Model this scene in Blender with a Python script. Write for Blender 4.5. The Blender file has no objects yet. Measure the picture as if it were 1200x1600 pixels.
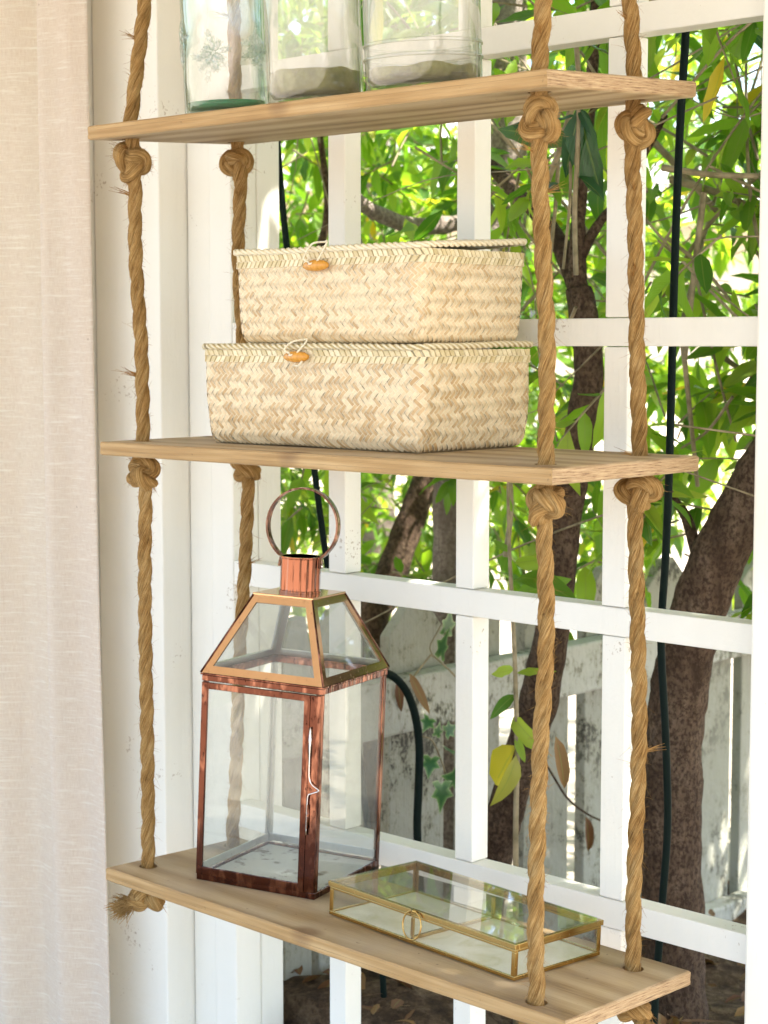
import bpy, bmesh, math, random
import numpy as np
from mathutils import Vector, Matrix, Quaternion, noise as mnoise
random.seed(7); np.random.seed(7)
PI = math.pi
SC = bpy.context.scene
COL = SC.collection

# ------------------------------------------------------------------ camera
F_PX = 2834.0; YAW = math.radians(43.6); PITCH = math.radians(5.3)
CAM = Vector((1.2725, -1.6132, 0.1404))
RGT = Vector((math.cos(YAW), math.sin(YAW), 0)); HOR = Vector((-math.sin(YAW), math.cos(YAW), 0))
FWD = HOR * math.cos(PITCH) + Vector((0, 0, -math.sin(PITCH))); UPV = RGT.cross(FWD)
cd = bpy.data.cameras.new('camera'); cam = bpy.data.objects.new('camera', cd); COL.objects.link(cam)
m = Matrix((RGT, UPV, -FWD)).transposed().to_4x4(); m.translation = CAM
cam.matrix_world = m
cd.sensor_fit = 'VERTICAL'; cd.sensor_height = 36.0; cd.lens = F_PX / 1600 * 36
cd.clip_start = 0.05; cd.clip_end = 2000
cd.dof.use_dof = True; cd.dof.focus_distance = 2.35; cd.dof.aperture_fstop = 9.0
SC.camera = cam

# ------------------------------------------------------------------ world, sun, exposure
SUN_AZ = Vector((0.80, 0.60, 0)).normalized(); SUN_EL = math.radians(57)
SUN_DIR = SUN_AZ * math.cos(SUN_EL) + Vector((0, 0, math.sin(SUN_EL)))
w = bpy.data.worlds.new('World'); SC.world = w; w.use_nodes = True
nt = w.node_tree; nt.nodes.clear()
sky = nt.nodes.new('ShaderNodeTexSky'); sky.sky_type = 'NISHITA'; sky.sun_disc = False
sky.sun_elevation = SUN_EL; sky.sun_rotation = math.atan2(SUN_AZ.x, SUN_AZ.y)
sky.air_density = 1.0; sky.dust_density = 2.0
bg = nt.nodes.new('ShaderNodeBackground'); bg.inputs[1].default_value = 0.15
out = nt.nodes.new('ShaderNodeOutputWorld')
nt.links.new(sky.outputs[0], bg.inputs[0]); nt.links.new(bg.outputs[0], out.inputs[0])
sl = bpy.data.lights.new('sun', 'SUN'); sl.energy = 4.4; sl.angle = math.radians(0.53); sl.color = (1.0, 0.95, 0.86)
so = bpy.data.objects.new('sun', sl); COL.objects.link(so)
so.rotation_euler = SUN_DIR.to_track_quat('Z', 'Y').to_euler(); so.location = (3, 3, 6)
vs = SC.view_settings
vs.view_transform = 'Standard'; vs.look = 'None'; vs.gamma = 1.0; vs.use_curve_mapping = False
vs.exposure = 2.22
cy = SC.cycles
cy.use_denoising = True; cy.denoiser = 'OPENIMAGEDENOISE'
cy.use_adaptive_sampling = True; cy.adaptive_threshold = .015
cy.max_bounces = 9; cy.transparent_max_bounces = 32; cy.transmission_bounces = 8; cy.glossy_bounces = 4; cy.diffuse_bounces = 4
cy.sample_clamp_indirect = 6.0

# ------------------------------------------------------------------ pixel helpers (photo is 1200 x 1600)
def ray(x, y): return FWD + RGT * ((x - 600) / F_PX) - UPV * ((y - 800) / F_PX)
def at_y(x, y, Y): d = ray(x, y); return CAM + d * ((Y - CAM.y) / d.y)
def at_x(x, y, X): d = ray(x, y); return CAM + d * ((X - CAM.x) / d.x)
def at_z(x, y, Z): d = ray(x, y); return CAM + d * ((Z - CAM.z) / d.z)
def at_t(x, y, t): return CAM + ray(x, y) * t
def project(P):
    v = Vector(P) - CAM; k = F_PX / v.dot(FWD); return 600 + k * v.dot(RGT), 800 - k * v.dot(UPV), v.dot(FWD)

# ------------------------------------------------------------------ mesh helpers
class MB:
    def __init__(s): s.v = []; s.f = []; s.uv = []; s.mi = []; s.tint = []; s.has_uv = False
    def vert(s, p): s.v.append(tuple(p)); return len(s.v) - 1
    def face(s, idx, uv=None, mi=0, tint=0.0):
        s.f.append(tuple(idx)); s.mi.append(mi); s.tint.append(tint)
        if uv is not None: s.has_uv = True
        s.uv.append(uv)
    def box(s, lo, hi, M=None):
        b = len(s.v)
        for z in (lo[2], hi[2]):
            for (x, y) in ((lo[0], lo[1]), (hi[0], lo[1]), (hi[0], hi[1]), (lo[0], hi[1])):
                p = Vector((x, y, z)); s.v.append(tuple(M @ p if M else p))
        for q in ((3, 2, 1, 0), (4, 5, 6, 7), (0, 1, 5, 4), (1, 2, 6, 5), (2, 3, 7, 6), (3, 0, 4, 7)):
            s.face([b + i for i in q])
    def bar(s, A, B, w, d, up=Vector((0, 0, 1)), ext=0.0):
        A = Vector(A); B = Vector(B); t = (B - A).normalized(); up = Vector(up)
        x = t.cross(up).normalized(); y = x.cross(t).normalized()
        A = A - t * ext; B = B + t * ext; b = len(s.v)
        for P in (A, B):
            for (i, j) in ((-1, -1), (1, -1), (1, 1), (-1, 1)):
                s.v.append(tuple(P + x * (w / 2 * i) + y * (d / 2 * j)))
        for q in ((3, 2, 1, 0), (4, 5, 6, 7), (0, 1, 5, 4), (1, 2, 6, 5), (2, 3, 7, 6), (3, 0, 4, 7)):
            s.face([b + i for i in q])
    def tube(s, pts, r, n=8, caps=True, jit=0.0, closed=False, mi=0):
        pts = [Vector(p) for p in pts]; N = len(pts)
        rr = r if hasattr(r, '__len__') else [r] * N
        t0 = (pts[1] - pts[0]).normalized()
        nrm = t0.orthogonal().normalized(); b = len(s.v); L = 0
        lens = []
        for i in range(N):
            if closed: t = (pts[(i + 1) % N] - pts[i - 1]).normalized()
            else: t = (pts[min(i + 1, N - 1)] - pts[max(i - 1, 0)]).normalized()
            nrm = (nrm - t * nrm.dot(t)).normalized(); bi = t.cross(nrm)
            if i: L += (pts[i] - pts[i - 1]).length
            lens.append(L)
            for k in range(n):
                a = 2 * PI * k / n
                R = rr[i] * (1 + (random.uniform(-jit, jit) if jit else 0))
                s.v.append(tuple(pts[i] + (nrm * math.cos(a) + bi * math.sin(a)) * R))
        for i in range(N if closed else N - 1):
            j = (i + 1) % N; l1 = lens[i]; l2 = lens[j] if j else lens[i] + .004
            for k in range(n):
                k2 = (k + 1) % n
                s.face((b + i * n + k, b + i * n + k2, b + j * n + k2, b + j * n + k),
                       ((l1, k / n), (l1, (k + 1) / n), (l2, (k + 1) / n), (l2, k / n)), mi)
        if caps and not closed:
            s.face([b + k for k in range(n)][::-1], None, mi); s.face([b + (N - 1) * n + k for k in range(n)], None, mi)
    def lathe(s, prof, n=48, c=(0, 0, 0), closed=False):
        b = len(s.v); N = len(prof)
        for (r, z) in prof:
            for k in range(n):
                a = 2 * PI * k / n; s.v.append((c[0] + r * math.cos(a), c[1] + r * math.sin(a), c[2] + z))
        for i in range(N if closed else N - 1):
            j = (i + 1) % N
            for k in range(n):
                k2 = (k + 1) % n
                s.face((b + i * n + k, b + i * n + k2, b + j * n + k2, b + j * n + k))
    def build(s, name, mat, parent=None, smooth=False, bevel=0.0, seg=2, kind=None, M=None, off=None):
        me = bpy.data.meshes.new(name)
        v = s.v
        if off is not None: v = [(p[0] - off[0], p[1] - off[1], p[2] - off[2]) for p in v]
        me.from_pydata(v, [], s.f)
        mats = mat if isinstance(mat, (list, tuple)) else [mat]
        for q in mats: me.materials.append(q)
        if len(mats) > 1: me.polygons.foreach_set('material_index', s.mi)
        if s.has_uv:
            ul = me.uv_layers.new(name='UVMap'); flat = []
            for f, u in zip(s.f, s.uv):
                if u is None: flat += [0.0, 0.0] * len(f)
                else:
                    for q in u: flat += [q[0], q[1]]
            ul.data.foreach_set('uv', flat)
        if any(s.tint):
            at = me.attributes.new('tint', 'FLOAT', 'FACE'); at.data.foreach_set('value', s.tint)
        if smooth: me.polygons.foreach_set('use_smooth', [True] * len(s.f))
        me.update()
        o = bpy.data.objects.new(name, me); COL.objects.link(o)
        if parent is not None: o.parent = parent
        if M is not None: o.matrix_local = M
        if bevel:
            bm_ = o.modifiers.new('bevel', 'BEVEL'); bm_.width = bevel; bm_.segments = seg; bm_.limit_method = 'ANGLE'
            bm_.harden_normals = False
        if kind: o['kind'] = kind
        return o

def tag(o, label=None, cat=None, group=None, kind=None):
    if label: o['label'] = label
    if cat: o['category'] = cat
    if group: o['group'] = group
    if kind: o['kind'] = kind
    return o
def empty(name, M=None, loc=None):
    o = bpy.data.objects.new(name, None); COL.objects.link(o); o.empty_display_size = .05
    if M is not None: o.matrix_world = M
    if loc is not None: o.location = loc
    return o
def link_copy(name, me, parent, M):
    o = bpy.data.objects.new(name, me); COL.objects.link(o); o.parent = parent; o.matrix_local = M; return o
def spline(pts, n):
    """Catmull-Rom through points, n samples per span"""
    P = [Vector(p) for p in pts]; P = [P[0] * 2 - P[1]] + P + [P[-1] * 2 - P[-2]]; res = []
    for i in range(1, len(P) - 2):
        for k in range(n):
            t = k / n; a, b, c, d = P[i - 1:i + 3]
            res.append(.5 * ((2 * b) + (c - a) * t + (2 * a - 5 * b + 4 * c - d) * t * t + (3 * b - a - 3 * c + d) * t ** 3))
    res.append(P[-2]); return res

# ------------------------------------------------------------------ materials
class NT:
    def __init__(s, name):
        s.m = bpy.data.materials.new(name); s.m.use_nodes = True; s.t = s.m.node_tree; s.t.nodes.clear()
        s.out = s.n('ShaderNodeOutputMaterial')
    def n(s, typ, **kw):
        o = s.t.nodes.new(typ)
        for k, v in kw.items():
            if k.startswith('i_'): o.inputs[k[2:].replace('_', ' ')].default_value = v
            else: setattr(o, k, v)
        return o
    def l(s, a, b): s.t.links.new(a, b)
    def coord(s, kind='Object', scale=(1, 1, 1)):
        tc = s.n('ShaderNodeTexCoord'); mp = s.n('ShaderNodeMapping'); mp.inputs['Scale'].default_value = scale
        s.l(tc.outputs[kind], mp.inputs['Vector']); return mp.outputs[0]
    def noise(s, vec, scale, detail=4, rough=.55, dist=0.0):
        o = s.n('ShaderNodeTexNoise'); o.inputs['Scale'].default_value = scale; o.inputs['Detail'].default_value = detail
        o.inputs['Roughness'].default_value = rough; o.inputs['Distortion'].default_value = dist
        if vec is not None: s.l(vec, o.inputs['Vector'])
        return o.outputs['Fac']
    def ramp(s, fac, stops, interp='LINEAR'):
        o = s.n('ShaderNodeValToRGB'); e = o.color_ramp.elements; o.color_ramp.interpolation = interp
        while len(e) < len(stops): e.new(0.5)
        for q, (p, c) in zip(e, stops): q.position = p; q.color = (*c, 1) if len(c) == 3 else c
        s.l(fac, o.inputs[0]); return o.outputs[0]
    def mix(s, fac, a, b, mode='MIX'):
        o = s.n('ShaderNodeMix', data_type='RGBA', blend_type=mode)
        for v, i in ((fac, 0), (a, 6), (b, 7)):
            if hasattr(v, 'is_linked') or hasattr(v, 'links'): s.l(v, o.inputs[i])
            else: o.inputs[i].default_value = v if i == 0 else (*v, 1)
        return o.outputs[2]
    def math(s, op, a, b=0.0, c=None):
        o = s.n('ShaderNodeMath', operation=op)
        for i, v in enumerate((a, b, c)):
            if v is None: continue
            if hasattr(v, 'links'): s.l(v, o.inputs[i])
            else: o.inputs[i].default_value = v
        return o.outputs[0]
    def bump(s, h, strength=.3, dist=.002, prev=None):
        o = s.n('ShaderNodeBump'); o.inputs['Strength'].default_value = strength; o.inputs['Distance'].default_value = dist
        s.l(h, o.inputs['Height'])
        if prev is not None: s.l(prev, o.inputs['Normal'])
        return o.outputs[0]
    def bsdf(s, color, rough=.5, metal=0.0, normal=None, spec=.5, **kw):
        o = s.n('ShaderNodeBsdfPrincipled')
        for nm, v in (('Base Color', color), ('Roughness', rough), ('Metallic', metal)):
            if hasattr(v, 'links'): s.l(v, o.inputs[nm])
            else: o.inputs[nm].default_value = (*v, 1) if nm == 'Base Color' else v
        o.inputs['Specular IOR Level'].default_value = spec
        if normal is not None: s.l(normal, o.inputs['Normal'])
        for k, v in kw.items(): o.inputs[k.replace('_', ' ')].default_value = v
        return o.outputs[0]
    def mixsh(s, fac, a, b):
        o = s.n('ShaderNodeMixShader')
        if hasattr(fac, 'links'): s.l(fac, o.inputs[0])
        else: o.inputs[0].default_value = fac
        s.l(a, o.inputs[1]); s.l(b, o.inputs[2]); return o.outputs[0]
    def done(s, sh): s.l(sh, s.out.inputs[0]); return s.m

M = {}
def mat_paint(name, base, dirt=.25, old=False):
    k = NT(name); v = k.coord(); vs_ = k.coord(scale=(1, 1, .12))
    big = k.noise(v, 3.0, 3); c = k.mix(k.ramp(big, [(.35, (0, 0, 0)), (.75, (1, 1, 1))]), base, tuple(x * y for x, y in zip(base, (.955, .94, .90))))
    sp = k.noise(v, 90, 3, .7); spm = k.ramp(sp, [(.70, (0, 0, 0)), (.78, (1, 1, 1))])
    c = k.mix(k.math('MULTIPLY', spm, dirt), c, (.35, .28, .2))
    st = k.noise(vs_, 34, 4, .65); stm = k.ramp(st, [(.60, (0, 0, 0)), (.85, (1, 1, 1))]); c = k.mix(k.math('MULTIPLY', stm, dirt * .5), c, (.55, .50, .42))
    if not old:
        ch = k.math('MULTIPLY', k.noise(v, 9, 2), k.noise(v, 150, 4, .7)); c = k.mix(k.ramp(ch, [(.415, (0, 0, 0)), (.44, (.7, .7, .7))]), c, (.38, .29, .19))
    if old:
        a = k.noise(v, 7, 6, .72); b = k.noise(k.coord(scale=(1, 1, .55)), 75, 6, .8); q = k.math('MULTIPLY', a, b)
        c = k.mix(k.ramp(q, [(.235, (0, 0, 0)), (.31, (.9, .9, .9))]), c, (.27, .26, .19))
        c = k.mix(k.ramp(q, [(.29, (0, 0, 0)), (.33, (1, 1, 1))]), c, (.035, .032, .026))
        c = k.mix(k.ramp(k.noise(v, 2.3, 3), [(.45, (0, 0, 0)), (.75, (.8, .8, .8))]), c, (.27, .265, .20))
        oi = k.n('ShaderNodeObjectInfo'); c = k.mix(k.math('MULTIPLY', oi.outputs['Random'], .5), c, (.20, .195, .15))
        gr = k.noise(k.coord(scale=(1, 1, .04)), 120, 4, .7); c = k.mix(k.ramp(gr, [(.56, (0, 0, 0)), (.72, (.7, .7, .7))]), c, (.22, .20, .16))
    br = k.noise(k.coord(scale=(1, 1, .06)), 160, 3, .6)
    nrm = k.bump(br, .5, .0014); nrm = k.bump(k.noise(v, 45, 4, .6), 1.0 if old else .3, .003, nrm)
    return k.done(k.bsdf(c, .48 if not old else .75, 0, nrm, .35))
M['paint'] = mat_paint('white_paint', (.84, .81, .73))
M['fence'] = mat_paint('weathered_paint', (.52, .52, .48), .6, True)
M['picket'] = mat_paint('shaded_weathered_paint', (.36, .36, .31), .6, True)  # darker copy of the fence paint, shade behind the rail put into its colour

def mat_wood():
    k = NT('plywood'); tc = k.n('ShaderNodeTexCoord')
    g = k.coord(scale=(1.0, 9, 9)); big = k.noise(k.coord(scale=(.8, 3, 1)), 3.2, 4, .6, .6)
    fine = k.noise(k.coord(scale=(2.0, 60, 60)), 6, 5, .7)
    wv = k.n('ShaderNodeTexWave', wave_type='BANDS', bands_direction='Y'); wv.inputs['Scale'].default_value = 2.1
    wv.inputs['Distortion'].default_value = 11; wv.inputs['Detail'].default_value = 3; wv.inputs['Detail Scale'].default_value = 1.2
    k.l(k.coord(scale=(.35, 2.2, 2.2)), wv.inputs['Vector'])
    f = k.math('ADD', k.math('MULTIPLY', wv.outputs['Fac'], .20), k.math('ADD', k.math('MULTIPLY', big, .52), k.math('MULTIPLY', fine, .36)))
    face = k.ramp(f, [(.34, (.15, .085, .034)), (.47, (.31, .205, .095)), (.58, (.40, .285, .15)), (.72, (.50, .375, .22))])
    # dusty grey patches worn into the flat faces
    dust = k.ramp(k.noise(k.coord(), 7, 4, .6), [(.42, (0, 0, 0)), (.7, (.55, .55, .55))]); topc = k.mix(dust, face, (.34, .275, .20))
    # thin edges: layered warm honey plies, ends: short grain
    lay = k.noise(k.coord(scale=(5, 5, 130)), 1.0, 2, .5)
    edge = k.ramp(k.math('ADD', k.math('MULTIPLY', lay, .55), k.math('MULTIPLY', big, .45)), [(.3, (.26, .14, .048)), (.5, (.42, .258, .105)), (.68, (.56, .38, .185))])
    endn = k.noise(k.coord(scale=(10, 9, 190)), 3.0, 5, .7)
    endc = k.ramp(endn, [(.36, (.11, .055, .025)), (.45, (.32, .20, .10)), (.66, (.50, .36, .20))])
    sx = k.n('ShaderNodeSeparateXYZ'); k.l(tc.outputs['Normal'], sx.inputs[0])
    mx = k.ramp(k.math('ABSOLUTE', sx.outputs[0]), [(.6, (0, 0, 0)), (.8, (1, 1, 1))])
    mz = k.ramp(sx.outputs[2], [(.5, (0, 0, 0)), (.8, (1, 1, 1))]); my = k.ramp(k.math('ABSOLUTE', sx.outputs[1]), [(.55, (0, 0, 0)), (.8, (1, 1, 1))])
    c = k.mix(mz, face, topc); c = k.mix(my, c, edge); c = k.mix(mx, c, endc)
    st = k.ramp(k.noise(k.coord(), 60, 3, .7), [(.67, (0, 0, 0)), (.73, (1, 1, 1))]); c = k.mix(k.math('MULTIPLY', st, .65), c, (.09, .05, .028))
    kn = k.n('ShaderNodeTexVoronoi'); kn.inputs['Scale'].default_value = 5.5; k.l(k.coord(scale=(.75, 1, 1)), kn.inputs['Vector']); km = k.ramp(kn.outputs['Distance'], [(.05, (.7, .7, .7)), (.12, (0, 0, 0))]); c = k.mix(km, c, (.17, .09, .04))
    nrm = k.bump(fine, .35, .0012); nrm = k.bump(endn, .25, .0012, nrm)
    return k.done(k.bsdf(c, .62, 0, nrm, .3))
M['wood'] = mat_wood()

def mat_rope():
    k = NT('jute_rope'); v = k.coord('UV', (22, 24, 1)); f = k.noise(v, 1.6, 6, .78)
    v2 = k.coord('UV', (40, 34, 1)); f2 = k.noise(v2, 1.0, 3, .6); blot = k.noise(k.coord(), 26, 4, .6)
    c = k.ramp(k.math('ADD', k.math('MULTIPLY', f, .6), k.math('ADD', k.math('MULTIPLY', f2, .22), k.math('MULTIPLY', blot, .18))),
               [(.39, (.06, .024, .005)), (.45, (.37, .185, .05)), (.52, (.60, .355, .125)), (.62, (.84, .60, .29))])
    nrm = k.bump(f, 1.0, .006); nrm = k.bump(f2, .5, .0015, nrm)
    return k.done(k.bsdf(c, .85, 0, nrm, .15))
M['rope'] = mat_rope()
def mat_fibre():
    k = NT('rope_fibre'); c = k.ramp(k.noise(k.coord(), 60, 2), [(.3, (.25, .115, .03)), (.7, (.52, .30, .10))])
    d = k.bsdf(c, .8, 0, None, .1); return k.done(d)
M['fibre'] = mat_fibre()

def mat_linen():
    k = NT('linen'); v = k.coord('UV', (1, 1, 1))
    wf = k.noise(k.coord('UV', (60, 1300, 1)), 1, 3, .7); wp = k.noise(k.coord('UV', (1300, 60, 1)), 1, 3, .7)
    slub = k.noise(k.coord('UV', (13, 210, 1)), 1, 4, .75); slubv = k.noise(k.coord('UV', (160, 5, 1)), 1, 3, .7)
    c = k.ramp(k.math('ADD', k.math('MULTIPLY', wf, .5), k.math('MULTIPLY', wp, .5)), [(.36, (.72, .60, .485)), (.64, (.91, .83, .725))])
    c = k.mix(k.ramp(slub, [(.53, (0, 0, 0)), (.66, (.9, .9, .9))]), c, (.93, .87, .78))
    c = k.mix(k.ramp(slubv, [(.60, (0, 0, 0)), (.8, (.4, .4, .4))]), c, (.62, .46, .34))
    c = k.mix(k.ramp(k.noise(v, 60, 2), [(.76, (0, 0, 0)), (.79, (.5, .5, .5))]), c, (.30, .20, .13))
    nrm = k.bump(k.math('ADD', k.math('ADD', wf, wp), slub), .35, .001)
    d = k.bsdf(c, .9, 0, nrm, .1, Sheen_Weight=.2); t = k.n('ShaderNodeBsdfTranslucent'); k.l(c, t.inputs[0])
    return k.done(k.mixsh(.42, d, t.outputs[0]))
M['linen'] = mat_linen()

def mat_straw(name, lo, mid, hi):
    k = NT(name); a = k.n('ShaderNodeAttribute', attribute_name='tint'); oi = k.n('ShaderNodeObjectInfo')
    f = k.math('FRACT', k.math('ADD', a.outputs['Fac'], oi.outputs['Random']))
    c = k.ramp(f, [(.0, lo), (.35, mid), (.8, hi), (1, tuple(min(1, x * 1.06) for x in hi))])
    blot = k.ramp(k.noise(k.coord(), 16, 4, .65), [(.38, (0, 0, 0)), (.68, (1, 1, 1))]); c = k.mix(k.math('MULTIPLY', blot, .35), c, hi)
    fib = k.noise(k.coord(scale=(1, 1, 1)), 420, 3, .7); c = k.mix(k.ramp(fib, [(.35, (.35, .35, .35)), (.6, (0, 0, 0))]), c, lo)
    # the folded margins of each flat strip are paler than its middle
    uv = k.n('ShaderNodeTexCoord'); sx = k.n('ShaderNodeSeparateXYZ'); k.l(uv.outputs['UV'], sx.inputs[0])
    e = k.math('ABSOLUTE', k.math('SUBTRACT', sx.outputs[1], .5)); em = k.ramp(e, [(.30, (0, 0, 0)), (.46, (1, 1, 1))])
    c = k.mix(k.math('MULTIPLY', em, .85), c, (.86, .77, .56))
    return k.done(k.bsdf(c, .42, 0, k.bump(fib, .3, .0008), .4))
M['straw'] = mat_straw('palm_straw', (.46, .285, .12), (.63, .435, .22), (.79, .63, .40))
M['straw_rim'] = mat_straw('palm_straw_rim', (.50, .38, .17), (.68, .55, .31), (.80, .69, .46))
k = NT('straw_core'); M['straw_core'] = k.done(k.bsdf(k.ramp(k.noise(k.coord(), 60, 4), [(.3, (.40, .28, .14)), (.7, (.6, .46, .27))]), .7))
k = NT('toggle_wood'); M['toggle'] = k.done(k.bsdf(k.ramp(k.noise(k.coord(scale=(1, 4, 4)), 60, 3), [(.3, (.52, .215, .02)), (.7, (.72, .34, .05))]), .25, 0, None, .5))
k = NT('toggle_hole'); M['dark'] = k.done(k.bsdf((.02, .012, .008), .8))
k = NT('cream_cord'); M['cord'] = k.done(k.bsdf(k.ramp(k.noise(k.coord(), 500, 2), [(.3, (.68, .58, .38)), (.7, (.86, .78, .6))]), .7))

def mat_metal(name, a, b, rough, spots, sp_col, streak=.0, highlight=None):
    k = NT(name); v = k.coord(); n1 = k.noise(v, 14, 4, .6); c = k.mix(n1, a, b)
    if highlight: c = k.mix(k.ramp(k.noise(k.coord(scale=(1, 1, .35)), 48, 3, .6), [(.50, (0, 0, 0)), (.60, (.8, .8, .8))]), c, highlight)  # bright pinkish highlights painted into the metal colour
    s_ = k.noise(k.coord(scale=(1, 1, .45)), 150, 6, .75); sm = k.ramp(s_, [(spots, (0, 0, 0)), (spots + .09, (1, 1, 1))]); c = k.mix(k.math('MULTIPLY', sm, .75), c, sp_col)
    r = k.math('ADD', rough, k.math('MULTIPLY', sm, .3)); nrm = k.bump(k.noise(v, 22, 3), .10, .002); nrm = k.bump(k.noise(k.coord(scale=(1, 1, .02)), 70, 2), streak, .02, nrm)
    return k.done(k.bsdf(c, r, 1.0, nrm))
M['copper'] = mat_metal('copper', (.065, .024, .016), (.17, .066, .042), .08, .56, (.035, .011, .007), .2, (.34, .155, .10))
M['copper_bright'] = mat_metal('polished_copper', (.24, .085, .048), (.38, .16, .095), .05, .72, (.4, .16, .09), .9)
M['rosegold'] = mat_metal('rose_gold', (.56, .32, .16), (.74, .47, .27), .15, .60, (.25, .10, .04))
M['brass'] = mat_metal('brass', (.42, .26, .07), (.60, .40, .14), .20, .60, (.10, .05, .015))
M['steel'] = mat_metal('dull_tin', (.55, .55, .53), (.7, .7, .67), .32, .6, (.3, .29, .26))
M['wire'] = mat_metal('wire', (.8, .78, .74), (.9, .88, .84), .15, .75, (.5, .4, .3))

def mat_pane(name, tint, dust):
    k = NT(name); tr = k.n('ShaderNodeBsdfTransparent'); tr.inputs[0].default_value = (*tint, 1)
    g = k.n('ShaderNodeBsdfGlossy'); g.inputs['Roughness'].default_value = 0.015
    lw = k.n('ShaderNodeLayerWeight'); lw.inputs[0].default_value = .5      # reflectance of a thin pane, same from both sides
    fr = k.math('ADD', .04, k.math('MULTIPLY', k.math('POWER', lw.outputs['Facing'], 5.0), .9))
    s1 = k.mixsh(fr, tr.outputs[0], g.outputs[0])
    d = k.n('ShaderNodeBsdfDiffuse'); d.inputs[0].default_value = (.75, .74, .68, 1)
    f = k.ramp(k.noise(k.coord(), 9, 5, .7), [(.35, (dust * .25,) * 3), (.75, (dust,) * 3)])
    return k.done(k.mixsh(f, s1, d.outputs[0]))
M['pane'] = mat_pane('lantern_glass', (.965, .975, .965), .10)
M['pane_clear'] = mat_pane('box_glass', (.975, .98, .97), .05)

def mat_jar(name, col, haze, bumpy):
    k = NT(name); n1 = k.noise(k.coord(scale=(1, 1, .55)), 16, 2, .4); nb = k.bump(n1, bumpy, .012)
    lw = k.n('ShaderNodeLayerWeight'); lw.inputs[0].default_value = .5; k.l(nb, lw.inputs['Normal']); fc = lw.outputs['Facing']
    tr = k.n('ShaderNodeBsdfTransparent'); k.l(k.mix(k.math('POWER', fc, 2.5), (1, 1, 1), col), tr.inputs[0])
    g = k.n('ShaderNodeBsdfGlossy'); g.inputs['Roughness'].default_value = .03; k.l(nb, g.inputs['Normal'])
    s1 = k.mixsh(k.math('ADD', .09, k.math('MULTIPLY', k.math('POWER', fc, 3.0), .8)), tr.outputs[0], g.outputs[0])
    d = k.n('ShaderNodeBsdfDiffuse'); d.inputs[0].default_value = (.88, .88, .80, 1); t = k.n('ShaderNodeBsdfTranslucent'); t.inputs[0].default_value = (.90, .90, .82, 1)
    hz = k.mixsh(.5, d.outputs[0], t.outputs[0])
    f = k.ramp(k.noise(k.coord(scale=(1, 1, .5)), 14, 5, .65), [(.3, (haze * .35,) * 3), (.75, (haze,) * 3)])
    return k.done(k.mixsh(f, s1, hz))
M['jar_green'] = mat_jar('green_tinted_glass', (.66, .88, .76), .04, .8)
M['jar'] = mat_jar('hazy_glass', (.72, .76, .60), .14, .6)
k = NT('clear_glass'); g = k.n('ShaderNodeBsdfGlass'); g.inputs['Color'].default_value = (.93, .98, .95, 1); g.inputs['IOR'].default_value = 1.3; g.inputs['Roughness'].default_value = .03; M['clear_glass'] = k.done(g.outputs[0])
k = NT('green_base_glass'); g = k.n('ShaderNodeBsdfGlass'); g.inputs['Color'].default_value = (.25, .80, .5, 1); g.inputs['IOR'].default_value = 1.2; g.inputs['Roughness'].default_value = .15
d = k.bsdf((.09, .42, .22), .3); M['green_base'] = k.done(k.mixsh(.55, g.outputs[0], d))
k = NT('murky_silt'); v = k.coord(); nn = k.noise(v, 40, 5, .7); c = k.ramp(nn, [(.3, (.20, .195, .03)), (.5, (.36, .345, .07)), (.75, (.56, .55, .20))])
tl = k.n('ShaderNodeBsdfTranslucent'); k.l(c, tl.inputs[0]); M['silt'] = k.done(k.mixsh(.5, k.bsdf(c, .6), tl.outputs[0]))
k = NT('pearl_lining'); v = k.coord(); M['pearl'] = k.done(k.bsdf(k.ramp(k.noise(v, 12, 4, .6, 1.2), [(.3, (.62, .58, .38)), (.5, (.80, .77, .62)), (.75, (.88, .87, .78))]), .22, 0, k.bump(k.noise(v, 25, 3), .1, .002)))
k = NT('tin_floor'); v = k.coord(); n1 = k.noise(v, 30, 5, .7)
M['tinfloor'] = k.done(k.bsdf(k.mix(k.ramp(n1, [(.56, (0, 0, 0)), (.66, (1, 1, 1))]), (.58, .58, .54), (.12, .09, .06)), .5, .25, k.bump(n1, .3, .002)))

def mat_leaf(name, stops, trans=.42, rough=.32):
    k = NT(name); a = k.n('ShaderNodeAttribute', attribute_name='tint'); oi = k.n('ShaderNodeObjectInfo')
    f = k.math('FRACT', k.math('ADD', a.outputs['Fac'], oi.outputs['Random'])); c = k.ramp(f, stops)
    uv = k.n('ShaderNodeTexCoord'); sx = k.n('ShaderNodeSeparateXYZ'); k.l(uv.outputs['UV'], sx.inputs[0])
    rib = k.math('ABSOLUTE', k.math('SUBTRACT', sx.outputs[1], .5)); c = k.mix(k.ramp(rib, [(.0, (.6, .6, .6)), (.05, (0, 0, 0))]), c, (.22, .30, .08))
    vn = k.n('ShaderNodeTexWave', wave_type='BANDS', bands_direction='X'); vn.inputs['Scale'].default_value = 4.5
    mp = k.n('ShaderNodeCombineXYZ'); k.l(k.math('ADD', sx.outputs[0], k.math('MULTIPLY', rib, -.7)), mp.inputs[0]); k.l(mp.outputs[0], vn.inputs['Vector'])
    nrm = k.bump(vn.outputs['Fac'], .25, .002)
    b = k.bsdf(c, rough, 0, nrm, .5); t = k.n('ShaderNodeBsdfTranslucent')
    k.l(k.mix(1.0, c, (1.55, 1.4, .5), 'MULTIPLY'), t.inputs[0])
    return k.done(k.mixsh(trans, b, t.outputs[0]))
M['leaf'] = mat_leaf('leaf_green', [(0, (.055, .155, .02)), (.25, (.115, .255, .026)), (.6, (.20, .365, .04)), (.93, (.30, .44, .065)), (.98, (.33, .43, .065)), (1, (.50, .36, .04))], .62)
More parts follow.
